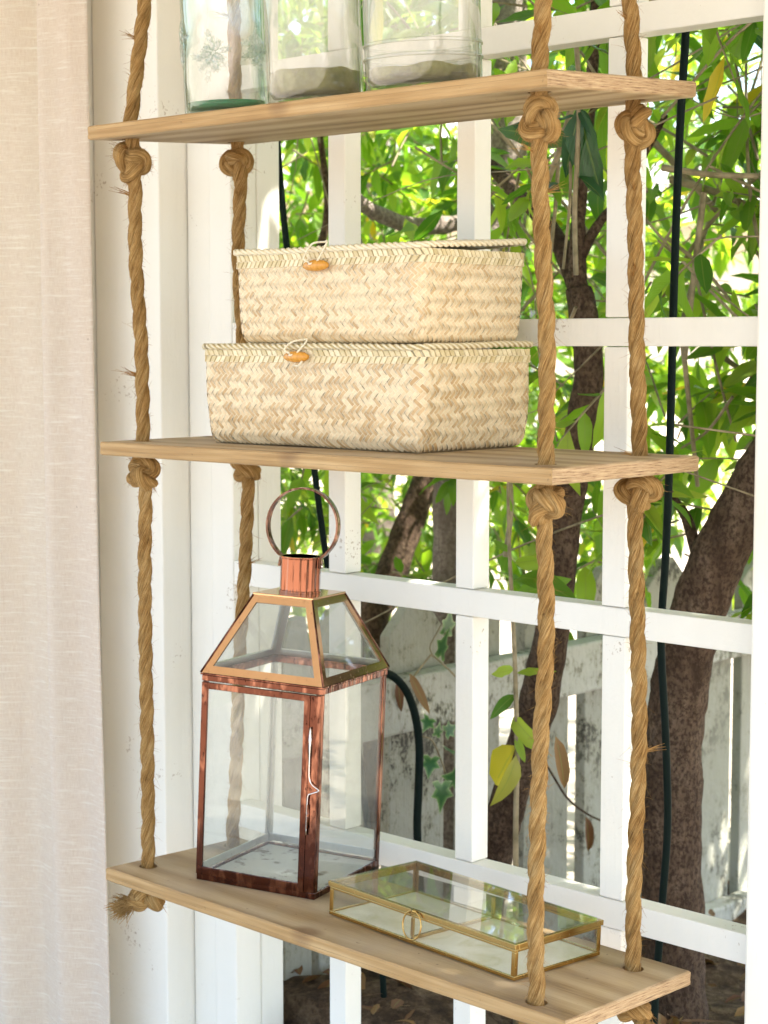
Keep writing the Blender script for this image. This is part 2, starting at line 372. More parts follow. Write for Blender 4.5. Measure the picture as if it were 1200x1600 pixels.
M['leaf_dark'] = mat_leaf('leaf_glossy_dark', [(0, (.018, .075, .025)), (.6, (.04, .12, .035)), (1, (.08, .18, .04))], .3, .2)
M['leaf_dry'] = mat_leaf('leaf_dry', [(0, (.10, .04, .018)), (.6, (.19, .09, .035)), (1, (.28, .17, .06))], .15, .6)
M['leaf_yellow'] = mat_leaf('leaf_yellowing', [(0, (.30, .34, .06)), (1, (.40, .38, .09))], .45, .4)
def mat_ivy():
    k = NT('ivy_variegated'); uv = k.n('ShaderNodeTexCoord'); sx = k.n('ShaderNodeSeparateXYZ'); k.l(uv.outputs['UV'], sx.inputs[0])
    n = k.noise(k.coord(), 90, 3); f = k.math('ADD', sx.outputs[0], k.math('MULTIPLY', k.math('SUBTRACT', n, .5), .55))
    c = k.ramp(f, [(.5, (.03, .12, .03)), (.78, (.11, .24, .07)), (.93, (.16, .29, .09)), (1.0, (.52, .56, .34))])
    t = k.n('ShaderNodeBsdfTranslucent'); k.l(c, t.inputs[0]); return k.done(k.mixsh(.25, k.bsdf(c, .35), t.outputs[0]))
M['ivy'] = mat_ivy()
def mat_bark(name, a, b, c_):
    k = NT(name); v = k.coord(scale=(1, 1, .35)); n1 = k.noise(v, 30, 6, .7); n2 = k.noise(k.coord(), 6, 3); n3 = k.noise(k.coord(scale=(1, 1, .8)), 140, 4, .7)
    c = k.ramp(n1, [(.3, a), (.52, b), (.75, c_)]); c = k.mix(k.ramp(n2, [(.45, (0, 0, 0)), (.75, (.6, .6, .6))]), c, c_); c = k.mix(k.ramp(n3, [(.42, (.85, .85, .85)), (.56, (0, 0, 0))]), c, a)
    nrm = k.bump(n1, 1.0, .010); nrm = k.bump(n3, 1.0, .005, nrm); return k.done(k.bsdf(c, .88, 0, nrm, .2))
M['bark'] = mat_bark('bark_brown', (.035, .020, .012), (.105, .066, .042), (.20, .14, .095))
M['bark_grey'] = mat_bark('bark_grey', (.15, .115, .095), (.27, .22, .185), (.40, .345, .30))
k = NT('green_stem'); M['stem'] = k.done(k.bsdf(k.ramp(k.noise(k.coord(), 40, 3), [(.3, (.13, .105, .045)), (.7, (.34, .27, .16))]), .6))
k = NT('cable_rubber'); M['cable'] = k.done(k.bsdf((.005, .011, .009), .6, 0, k.bump(k.noise(k.coord(), 60, 3), .1, .002), .08))
k = NT('garden_soil'); v = k.coord(); n1 = k.noise(v, 26, 6, .75); M['soil'] = k.done(k.bsdf(k.ramp(n1, [(.3, (.03, .02, .014)), (.5, (.10, .065, .04)), (.72, (.26, .18, .11))]), .95, 0, k.bump(n1, 1.0, .03), .1))
k = NT('pale_paving'); v = k.coord(); n1 = k.noise(v, 1.2, 5, .6); n2 = k.noise(v, 14, 5, .7)
br_ = k.n('ShaderNodeTexBrick'); br_.inputs['Scale'].default_value = 4.2; br_.inputs['Color1'].default_value = (.34, .285, .23, 1); br_.inputs['Color2'].default_value = (.40, .34, .275, 1); br_.inputs['Mortar'].default_value = (.34, .29, .23, 1)
k.l(v, br_.inputs['Vector']); M['paving'] = k.done(k.bsdf(k.mix(k.ramp(n2, [(.4, (0, 0, 0)), (.75, (.6, .6, .6))]), br_.outputs[0], (.40, .36, .30)), .9, 0, k.bump(n2, .3, .005), .2))
k = NT('house_stucco'); v = k.coord(); M['stucco'] = k.done(k.bsdf(k.ramp(k.noise(v, 5, 4), [(.3, (.66, .57, .42)), (.7, (.76, .68, .54))]), .9, 0, k.bump(k.noise(v, 80, 4), .3, .003), .1))
k = NT('porch_stone'); M['flag'] = k.done(k.bsdf(k.ramp(k.noise(k.coord(), 6, 4), [(.3, (.50, .48, .45)), (.7, (.62, .60, .56))]), .8))
k = NT('eave_grey'); M['eave'] = k.done(k.bsdf((.42, .42, .41), .6))
k = NT('roof_shingle'); M['shingle'] = k.done(k.bsdf(k.ramp(k.noise(k.coord(), 12, 4), [(.3, (.30, .28, .26)), (.7, (.45, .42, .39))]), .9))
k = NT('window_glass'); M['winglass'] = k.done(k.bsdf((.10, .12, .13), .08))
k = NT('brick'); M['brick'] = k.done(k.bsdf(k.ramp(k.noise(k.coord(), 30, 4), [(.3, (.36, .17, .12)), (.7, (.50, .27, .20))]), .9))

# ------------------------------------------------------------------ setting: ground, porch
GZ = -1.30
b = MB(); b.box((-600, -600, GZ - .3), (600, 600, GZ)); g_ = b.build('ground', M['paving']); g_['kind'] = 'structure'
b = MB(); b.box((-3.2, -2.4, GZ), (4.2, .50, GZ + .06)); fl = b.build('porch_floor', M['flag'], bevel=.01); fl['kind'] = 'structure'
b = MB()
for i in range(40):
    y0 = -2.46 + i * .08
    b.box((-3.4, y0, 1.16), (4.4, y0 + .077, 1.18))
b.box((-3.4, -2.46, 1.185), (4.4, .74, 1.26))
ce = b.build('porch_ceiling', M['paint']); ce['kind'] = 'structure'

# soil bed sloping away outside the lattice
b = MB(); nx, ny = 40, 34
def bed_z(x, y): return -1.01 - .19 * min(max((y - .8) / 1.1, 0), 1) + .05 * mnoise.noise((x * 4, y * 4, 0)) + .022 * mnoise.noise((x * 13, y * 13, 3))
for j in range(ny + 1):
    for i in range(nx + 1):
        x = -1.25 + 2.6 * i / nx; y = .46 + 2.0 * j / ny; e = min(i, nx - i, j, ny - j)
        b.vert((x, y, bed_z(x, y) if e > 0 else GZ - .02))
for j in range(ny):
    for i in range(nx):
        a = j * (nx + 1) + i; b.face((a, a + 1, a + nx + 2, a + nx + 1))
so_ = b.build('soil_bed', M['soil'], smooth=True); so_['kind'] = 'structure'

# ------------------------------------------------------------------ porch lattice wall and posts
LY = .36; ST = .036        # front plane of the lattice, stock size
ZTOP, ZBOT = 1.155, GZ + .062
def board(name, lo, hi, mat=M['paint'], parent=None, bev=.0025):
    bb = MB(); bb.box(lo, hi); return bb.build(name, mat, parent, bevel=bev)
px = empty('corner_post', loc=(-1.0, LY, ZBOT))
tag(px, 'white boxed corner post of stepped boards beside the linen curtain', 'post')
def postbox(n, x0, x1, y0, y1, bev=.003):
    board(n, (x0 + 1.0, y0 - LY, 0), (x1 + 1.0, y1 - LY, ZTOP - ZBOT), M['paint'], px, bev)
postbox('trim_board', -1.275, -1.2365, .290, .46)
postbox('face_board', -1.2345, -1.0632, .305, .46)
postbox('face_board', -1.0612, -1.0035, LY + .004, .465)
postbox('face_board', -1.0015, -.9485, LY, .4165)
postbox('back_board', -1.0015, -.9500, .4185, .470)
pr_ = empty('side_post', loc=(.07, .33, ZBOT))
tag(pr_, 'white square post at the open end of the lattice', 'post')
xr = at_y(1187, 300, .332).x
board('post_shaft', (xr - .07, 0, 0), (xr + .105 - .07, .10, ZTOP - ZBOT), M['paint'], pr_, .004)
lat = empty('lattice_screen', loc=(-.45, LY, ZBOT))
tag(lat, 'white painted square lattice screen closing the porch side', 'lattice')
RAILS = [(1.02, .98), (.582, .543), (.1745, .137), (-.2145, -.2535), (-.619, -.659), (-1.03, -1.07)]
xb = [(-.726, -.690), (-.464, -.430), (-.198, -.159)]
X0, X1 = -.9475, xr + .012
for (zt, zb_) in RAILS:
    board('rail', (X0 + .45, 0, zb_ - ZBOT), (X1 + .45, ST, zt - ZBOT), M['paint'], lat, .0018)
zs = [ZTOP] + [z for r in RAILS for z in r] + [ZBOT]
for (x0, x1) in xb:
    for q in range(0, len(zs), 2):
        if zs[q] - zs[q + 1] > .02:
            dx = random.uniform(-.0012, .0012); dy = random.uniform(.0003, .0024)
            board('batten', (x0 + .45 + dx, dy, zs[q + 1] - ZBOT + .0009), (x1 + .45 + dx, ST + dy, zs[q] - ZBOT - .0009), M['paint'], lat, .0018)

# ------------------------------------------------------------------ linen curtain
def make_curtain():
    b = MB(); nu, nv = 150, 60; zt, zb_ = 1.14, GZ + .07; U0 = -2.05; XA = at_y(133, 100, .235).x; XB = at_y(167, 1480, .235).x
    for j in range(nv + 1):
        v = j / nv; z = zt + (zb_ - zt) * v; idx = []
        h = (1.14 - z)
        for i in range(nu + 1):
            u = i / nu
            xe = XA + (XB - XA) * (.62 - z) / 1.27
            x = U0 + (xe - U0) * u
            ph = u * 2 * PI * 4.6 + .55 * math.sin(z * 1.4 + u * 4)
            amp = (.031 + .010 * math.sin(u * 9 + z * .9)) * (1 - .9 * u ** 6)
            y = .235 - amp * math.sin(ph + .7) - .006 * math.sin(ph * 2.3 + z * 2.2) + .003 * mnoise.noise((u * 8, z * 1.5, 1))
            b.vert((x, y, z))
    W = nu + 1
    for j in range(nv):
        for i in range(nu):
            a = j * W + i; u0, u1 = i / nu * .95, (i + 1) / nu * .95; v0, v1 = j / nv * 2.4, (j + 1) / nv * 2.4
            b.face((a, a + W, a + W + 1, a + 1), ((u0, v0), (u0, v1), (u1, v1), (u1, v0)))
    root = empty('curtain', loc=(-1.6, .235, GZ + .07))
    tag(root, 'pale pinkish linen curtain hanging in soft folds beside the corner post', 'curtain')
    o = b.build('cloth', M['linen'], root, smooth=True, off=(-1.6, .235, GZ + .07))
    so2 = o.modifiers.new('thick', 'SOLIDIFY'); so2.thickness = .0012
    t = MB(); t.tube([(-2.1, .26, 1.147), (-1.25, .26, 1.147)], .009, 10); t.build('curtain_rod', M['steel'], root, smooth=True, off=(-1.6, .235, GZ + .07))
make_curtain()

# ------------------------------------------------------------------ hanging rope shelf
def pose(wv, t):
    wv = Vector(wv); a = wv.length
    return Matrix.Translation(Vector(t)) @ (Quaternion(wv.normalized(), a).to_matrix().to_4x4())
BT = {'top': (pose((.056, .0033, .0131), (-.0144, .0009, .4457)), .822, .300, [(-.787, .05), (-.05, .05), (-.06, .256), (-.785, .252)]),
      'mid': (pose((.0034, .0005, .0108), (-.0074, .008, -.0007)), .822, .300, [(-.783, .048), (-.05, .052), (-.061, .258), (-.787, .252)]),
      'bot': (pose((-.0365, .021, .025), (.0157, .0121, -.6437)), .836, .268, [(-.802, .052), (-.062, .026), (-.055, .219), (-.806, .226)])}
TH = .0195
def local_px(bn, x, y, h=0.0):
    Mx = BT[bn][0]; n = Mx.to_3x3() @ Vector((0, 0, 1)); o = Mx.translation + n * h; d = ray(x, y)
    t = (o - CAM).dot(n) / d.dot(n); return Mx.inverted() @ (CAM + d * t)
def ply(L, D, z0, z1, holes, seed, inset=0.0, ct=.00015, cb=.00015, hr=.0135):
    """one layer of the board: rounded-off rectangle with rope holes, slightly ragged edge"""
    rnd = random.Random(seed); bm = bmesh.new()
    per = []
    def edge(p, q, n):
        for i in range(n): t = i / n; per.append((p[0] + (q[0] - p[0]) * t, p[1] + (q[1] - p[1]) * t))
    a, c = -L + inset, 0 - inset; e, f = 0 + inset, D - inset
    edge((a, e), (c, e), 40); edge((c, e), (c, f), 18); edge((c, f), (a, f), 40); edge((a, f), (a, e), 18)
    per = [(x + rnd.uniform(-.00035, .00035), y + rnd.uniform(-.00035, .00035)) for x, y in per]
    cx, cyy = (a + c) / 2, (e + f) / 2
    def inn(p, k): return (p[0] - k * (1 if p[0] > cx else -1) if abs(abs(p[0] - cx) - (c - a) / 2) < .002 else p[0],
                           p[1] - k * (1 if p[1] > cyy else -1) if abs(abs(p[1] - cyy) - (f - e) / 2) < .002 else p[1])
    def loop(pts, z): return [bm.verts.new((x, y, z)) for x, y in pts]
    L1 = loop([inn(p, ct) for p in per], z1); L2 = loop(per, z1 - ct); L3 = loop(per, z0 + cb); L4 = loop([inn(p, cb) for p in per], z0)
    n = len(per)
    for A, B in ((L1, L2), (L2, L3), (L3, L4)):
        for i in range(n): bm.faces.new((A[i], B[i], B[(i + 1) % n], A[(i + 1) % n]))
    tops = [[bm.edges.get((L1[i], L1[(i + 1) % n])) for i in range(n)], [bm.edges.get((L4[i], L4[(i + 1) % n])) for i in range(n)]]
    for (hx, hy) in holes:
        H = [[bm.verts.new((hx + hr * math.cos(2 * PI * i / 20), hy + hr * math.sin(2 * PI * i / 20), z)) for i in range(20)] for z in (z1, z0)]
        for i in range(20): bm.faces.new((H[0][i], H[0][(i + 1) % 20], H[1][(i + 1) % 20], H[1][i]))
        for q in (0, 1): tops[q] += [bm.edges.get((H[q][i], H[q][(i + 1) % 20])) for i in range(20)]
    for q in (0, 1): bmesh.ops.triangle_fill(bm, edges=tops[q], use_beauty=True)
    bmesh.ops.recalc_face_normals(bm, faces=bm.faces)
    me = bpy.data.meshes.new('ply'); bm.to_mesh(me); bm.free(); me.materials.append(M['wood']); return me
SH = empty('hanging_shelf', loc=(-.42, .15, -.66))
tag(SH, 'three tier hanging plank shelf strung on four knotted jute ropes', 'shelf')
SHI = Matrix.Translation((.42, -.15, .66))
for bi, bn in enumerate(('top', 'mid', 'bot')):
    Mx, L, D, holes = BT[bn]
    core = link_copy('board', ply(L, D, -.0127, -.0068, holes, bi * 10 + 1, .0004), SH, SHI @ Mx)
    link_copy('ply_layer', ply(L, D, -.00675, 0, holes, bi * 10 + 2, 0, .0020, .0001), core, Matrix.Identity(4))
    link_copy('ply_layer', ply(L, D, -TH, -.01275, holes, bi * 10 + 3, .0001, .0001, .0020), core, Matrix.Identity(4))

def rope_strands(b, pts, R=.0104, pitch=.125, ph0=0.0, n=9, closed=False, seed=0):
    """three strands laid round a path"""
    pts = [Vector(p) for p in pts]; N = len(pts)
    t0 = (pts[1] - pts[0]).normalized(); nrm = t0.orthogonal().normalized(); fr = []; L = 0
    for i in range(N):
        t = ((pts[(i + 1) % N] - pts[i - 1]) if closed else (pts[min(i + 1, N - 1)] - pts[max(i - 1, 0)])).normalized()
        nrm = (nrm - t * nrm.dot(t)).normalized()
        if i: L += (pts[i] - pts[i - 1]).length
        fr.append((pts[i], nrm.copy(), t.cross(nrm), L))
    for s in range(3):
        base = len(b.v); off = s * 7.3 + seed * 1.7
        for (p, nn, bb, l) in fr:
            tw = 2 * PI * l / pitch + ph0 + 2 * PI * s / 3 + .25 * mnoise.noise((l * 9, seed, s))
            k = 1 + .10 * mnoise.noise((l * 14, s * 3.1, seed * 2.2))
            c = p + (nn * math.cos(tw) + bb * math.sin(tw)) * (R * .43)
            for q in range(n):
                a = 2 * PI * q / n + tw; rr = R * .61 * k * (1 + .07 * mnoise.noise((l * 60, q * 1.3, off)))
                b.v.append(tuple(c + (nn * math.cos(a) + bb * math.sin(a)) * rr))
        for i in range(N if closed else N - 1):
            j = (i + 1) % N; l1 = fr[i][3] + off; l2 = (fr[j][3] if j else fr[i][3] + .003) + off
            for q in range(n):
                q2 = (q + 1) % n
                b.face((base + i * n + q, base + i * n + q2, base + j * n + q2, base + j * n + q), ((l1, q / n), (l1, (q + 1) / n), (l2, (q + 1) / n), (l2, q / n)))
        if not closed:
            b.face([base + q for q in range(n)][::-1]); b.face([base + (N - 1) * n + q for q in range(n)])
def hair(b, p, d, length, r, bend=.4, seg=4):
    d = Vector(d).normalized(); side = Vector((random.uniform(-1, 1), random.uniform(-1, 1), random.uniform(-1, .4))) * bend
    pts = [p + d * (length * t) + side * (length * t * t) for t in [i / seg for i in range(seg + 1)]]
    b.tube(pts, [r * (1 - .7 * i / seg) for i in range(seg + 1)], 3, False)
def hole_world(bn, i, dz=0.0):
    Mx, L, D, h = BT[bn]; return Mx @ Vector((h[i][0], h[i][1], dz))
OFF = (-.42, .15, -.66)
tops_px = [(226, -10), (849, -10), (984, -10), None]
for i in range(4):
    T, Md, B = hole_world('top', i), hole_world('mid', i), hole_world('bot', i)
    if tops_px[i]:
        q = at_y(*tops_px[i], T.y); dirn = (q - T) * (1 / (q.z - T.z))
    else: dirn = Vector((.03, -.02, 1))
    up1 = T + dirn * .2; up2 = T + dirn * .45 + Vector((0, 0, 0)); up3 = Vector((up2.x, up2.y, 1.155))
    def wob(a, bb, t, k): return a.lerp(bb, t) + Vector((random.uniform(-k, k), random.uniform(-k, k), 0))
    kt = [hole_world('top', i, -TH - .048), hole_world('mid', i, -TH - .042)]
    jx = (.004, -.002, -.006, .006)[i]
    key = [up3, up2, wob(T, up2, .5, .003), T + dirn * .02, T, kt[0] + Vector((jx, 0, 0)), wob(kt[0], Md, .3, .004), wob(kt[0], Md, .65, .004), Md + Vector((0, 0, .02)), Md,
           kt[1] + Vector((jx, 0, 0)), wob(kt[1], B, .25, .004), wob(kt[1], B, .5, .005), wob(kt[1], B, .8, .003), B + Vector((0, 0, .02)), B, hole_world('bot', i, -TH - .02)]
    pts = spline(key, 40); dense = [pts[0]]; acc = 0
    for p in pts[1:]:
        if (p - dense[-1]).length > .0042: dense.append(p)
    b = MB(); rope_strands(b, dense, ph0=i * 1.9, seed=i)
    ro = b.build('rope', M['rope'], SH, smooth=True, off=OFF)
    # loose hairs along the rope
    fz = MB()
    for q in range(1500):
        j = random.randrange(1, len(dense) - 1); t = (dense[j + 1] - dense[j]).normalized(); a = random.uniform(0, 2 * PI)
        o1 = t.orthogonal().normalized(); rd = (o1 * math.cos(a) + t.cross(o1) * math.sin(a))
        hair(fz, dense[j] + rd * .0098, rd * random.uniform(.25, 1) + t * random.choice((-1, 1)) * random.uniform(.3, 1.4), random.choice((.003, .004, .005, .007, .010)), .00024, .9, 3)
    for q in range(7):
        j = random.randrange(60, len(dense) - 60); a = random.uniform(-2.4, .6); rd = Vector((math.cos(a), math.sin(a), .35)).normalized()
        for h in range(9): hair(fz, dense[j] + rd * .009 + Vector((0, 0, random.uniform(-.003, .003))), rd + Vector((random.uniform(-.2, .2), random.uniform(-.2, .2), random.uniform(-.2, .2))), random.uniform(.010, .030), .00055, .25)
    # an overhand knot under every board
    for kb, bn in enumerate(('top', 'mid', 'bot')):
        hz = {'top': .033, 'mid': .027, 'bot': .026}[bn]
        c0 = hole_world(bn, i, -TH - hz); kn = MB()
        rz = Matrix.Rotation(random.uniform(0, 6.28), 3, 'Z') @ Matrix.Rotation(PI / 2 + random.uniform(-.3, .3), 3, 'X') @ Matrix.Rotation(random.uniform(0, 6.28), 3, 'Z')
        sq = {'top': (.92, .92, 1.12), 'mid': (1.15, 1.15, .86), 'bot': (1.05, 1.05, .8)}[bn]
        path = []
        for q in range(110):
            t = 2 * PI * q / 110
            p = rz @ (Vector((math.sin(t) + 2 * math.sin(2 * t), math.cos(t) - 2 * math.cos(2 * t), -1.25 * math.sin(3 * t))) * .0066)
            p += Vector((mnoise.noise((p.x * 60, p.y * 60, i + kb * 7.1)), mnoise.noise((p.y * 60, p.z * 60, i + 3.3)), mnoise.noise((p.z * 60, p.x * 60, kb + 5.7)))) * .0035
            path.append(c0 + Vector((p.x * sq[0], p.y * sq[1], p.z * sq[2])))
        for hq in range(150):
            pc = path[random.randrange(110)]; rd = (pc - c0).normalized(); hair(fz, pc + rd * .0105, rd + Vector((random.gauss(0, .6), random.gauss(0, .6), random.gauss(0, .6))), random.uniform(.003, .009), .00026, .8, 3)
        rope_strands(kn, path, R=.0118, pitch=.095, ph0=q, closed=True, seed=i * 3 + kb)
        ko = kn.build('knot', M['rope'], ro, smooth=True, off=OFF)
        if bn == 'bot':
            fr_ = MB(); d0 = [Vector((-.85, -.45, -.35)), Vector((.55, .3, -.6)), Vector((.5, .1, -.75)), Vector((.3, .1, -.8))][i].normalized()
            if i == 0: c1 = c0 + Vector((.004, -.008, -.002))
            else: c1 = c0 + d0 * .008
            tail = [c1, c1 + d0 * .016, c1 + d0 * .030]
            rope_strands(fr_, spline(tail, 6), R=.0098, seed=i)
            for h in range(420):
                dd = d0 + Vector((random.gauss(0, .33), random.gauss(0, .33), random.gauss(0, .30)))
                hair(fr_, tail[2] - d0 * .006 + Vector((random.gauss(0, .004), random.gauss(0, .004), random.gauss(0, .004))), dd, random.uniform(.014, .030), .0010, .3)
            fr_.build('frayed_end', M['rope'], ro, kind='stuff', off=OFF)
    fz.build('loose_fibre', M['fibre'], ro, kind='stuff', off=OFF)

# ------------------------------------------------------------------ glass jars on the top board
def rest(bn, lx, ly, rz=0, tilt=True):
    Mx = BT[bn][0]; return Mx @ Matrix.Translation((lx, ly, .0003)) @ Matrix.Rotation(rz, 4, 'Z')
def find_local(bn, pxx, ly):
    lo, hi = -1.2, .3
    for _ in range(50):
        mid = (lo + hi) / 2
        if project(BT[bn][0] @ Vector((mid, ly, .05)))[0] < pxx: lo = mid
        else: hi = mid
    return mid
def jar_profile(R, H, neck, th=.004, bt=.010, curve=.008):
    o = [(.0005, .003), (R * .55, .002), (R - curve, 0), (R - curve * .3, curve * .35), (R, curve), (R, H * .70), (R * .985, H * .76), (R * .9, H * .83), (neck * 1.08, H * .90), (neck, H * .93), (neck, H * .96), (neck * 1.06, H * .965), (neck * 1.06, H * .985), (neck, H * .99), (neck, H)]
    i = [(r - th if r > th * 2 else .0005, z) for r, z in o[4:]][::-1]; i[-1] = (R - th, bt + .006)
    return o + i + [(R - th - .004, bt), (.0005, bt + .003)]
jars = [(352, 131, .115, 'jar_green', .27, 'clear greenish glass jar with embossed star burst and green base', 'glass_jar'),
        (492, 153, .105, 'jar', .30, 'hazy glass jar with thick green silt line and no base ring', 'glass_jar'),
        (661, 186, .105, 'jar', .31, 'widest hazy glass jar with a ringed greenish base', 'glass_jar')]
for ji, (pc, wpx, ly, mt, H, lab, nm) in enumerate(jars):
    lx = find_local('top', pc, ly); Mw = rest('top', lx, ly, ji * .8); t = project(Mw.translation)[2]
    R = wpx * t / F_PX / 2 * .985
    root = empty(nm, Mw); tag(root, lab, 'jar', 'glass jars on the top board')
    b = MB(); b.lathe(jar_profile(R, H, R * .55, .0035, .012 if ji else .010), 64); jo = b.build('glass_body', M[mt], root, smooth=True)
    if ji == 0:
        gb = MB(); gb.lathe([(.0005, .0128), (R * .84, .0128), (R * .90, .016), (R * .925, .0225), (R * .90, .0228), (.0005, .0195)], 48)
        gb.build('green_glass_base', M['green_base'], root, smooth=True)
        for kx in range(5):
            em = MB(); a0 = kx * 2 * PI / 5 + .25; zc = .085 + .02 * (kx % 2)
            def onj(da, z): return Vector(((R - .0007) * math.cos(a0 + da), (R - .0007) * math.sin(a0 + da), z))
            for arm in range(8):
                th_ = arm * PI / 4 + .2; L_ = random.uniform(.026, .040) if arm % 2 == 0 else random.uniform(.014, .024)
                ln = [onj(math.cos(th_) * L_ * s / R, zc + math.sin(th_) * L_ * s) for s in (0.12, .4, .7, 1)]
                em.tube(ln, [.0026, .0040, .0034, .0010], 8)
                for sg in (-1, 1):
                    for s in (.45, .7):
                        p0 = (math.cos(th_) * L_ * s, math.sin(th_) * L_ * s); t2 = th_ + sg * .7
                        em.tube([onj(p0[0] / R, zc + p0[1]), onj((p0[0] + math.cos(t2) * .008) / R, zc + p0[1] + math.sin(t2) * .008)], [.0026, .0008], 6)
            em.build('embossed_star', M['jar_green'], root, smooth=True)
    else:
        sb = MB(); hh = .045 if ji == 1 else .030; rr = R - .0042
        n_ = 48; base = len(sb.v)
        for (r_, z_, w_) in ((.0005, .0165, 0), (rr - .004, .0165, 0), (rr, .021, 0), (rr, hh * .7, .3), (rr, hh, 1), (rr - .002, hh + .001, 1), (rr - .0035, hh * .75, .5), (rr - .004, .026, 0), (.0005, .023, 0)):
            for q in range(n_):
                a = 2 * PI * q / n_; sb.v.append((r_ * math.cos(a), r_ * math.sin(a), z_ + w_ * .006 * mnoise.noise((math.cos(a) * 2, math.sin(a) * 2, ji))))
        for r_ in range(8):
            for q in range(n_):
                q2 = (q + 1) % n_; sb.face((r_ * n_ + q, r_ * n_ + q2, r_ * n_ + n_ + q2, r_ * n_ + n_ + q))
        sb.build('green_silt', M['silt'], root, smooth=True)
        if ji == 2:
            for zz in (.043, .060):
                rg = MB(); rg.tube([Vector(((R - .0005) * math.cos(a), (R - .0005) * math.sin(a), zz)) for a in [2 * PI * q / 72 for q in range(72)]], .0024, 8, False, 0, True)
                rg.build('glass_ring', M[mt], root, smooth=True)

# ------------------------------------------------------------------ woven baskets
def rrect(Lx, Dy, r, s):
    """point and outward normal on a rounded rectangle perimeter, s from 0 to perimeter, origin at centre"""
    a, c = Lx - 2 * r, Dy - 2 * r; arc = PI * r / 2; per = 2 * (a + c) + 4 * arc; s = s % per
    segs = [(a, 'l', (-a / 2, -Dy / 2), (1, 0)), (arc, 'a', (a / 2, -c / 2), -PI / 2), (c, 'l', (Lx / 2, -c / 2), (0, 1)), (arc, 'a', (a / 2, c / 2), 0),
            (a, 'l', (a / 2, Dy / 2), (-1, 0)), (arc, 'a', (-a / 2, c / 2), PI / 2), (c, 'l', (-Lx / 2, c / 2), (0, -1)), (arc, 'a', (-a / 2, -c / 2), PI)]
    for (ln, ty, p, d) in segs:
        if s <= ln + 1e-9:
            if ty == 'l': return Vector((p[0] + d[0] * s, p[1] + d[1] * s, 0)), Vector((d[1], -d[0], 0))
            an = d + s / r; n = Vector((math.cos(an), math.sin(an), 0)); return Vector((p[0], p[1], 0)) + n * r, n
        s -= ln
    return rrect(Lx, Dy, r, 0)
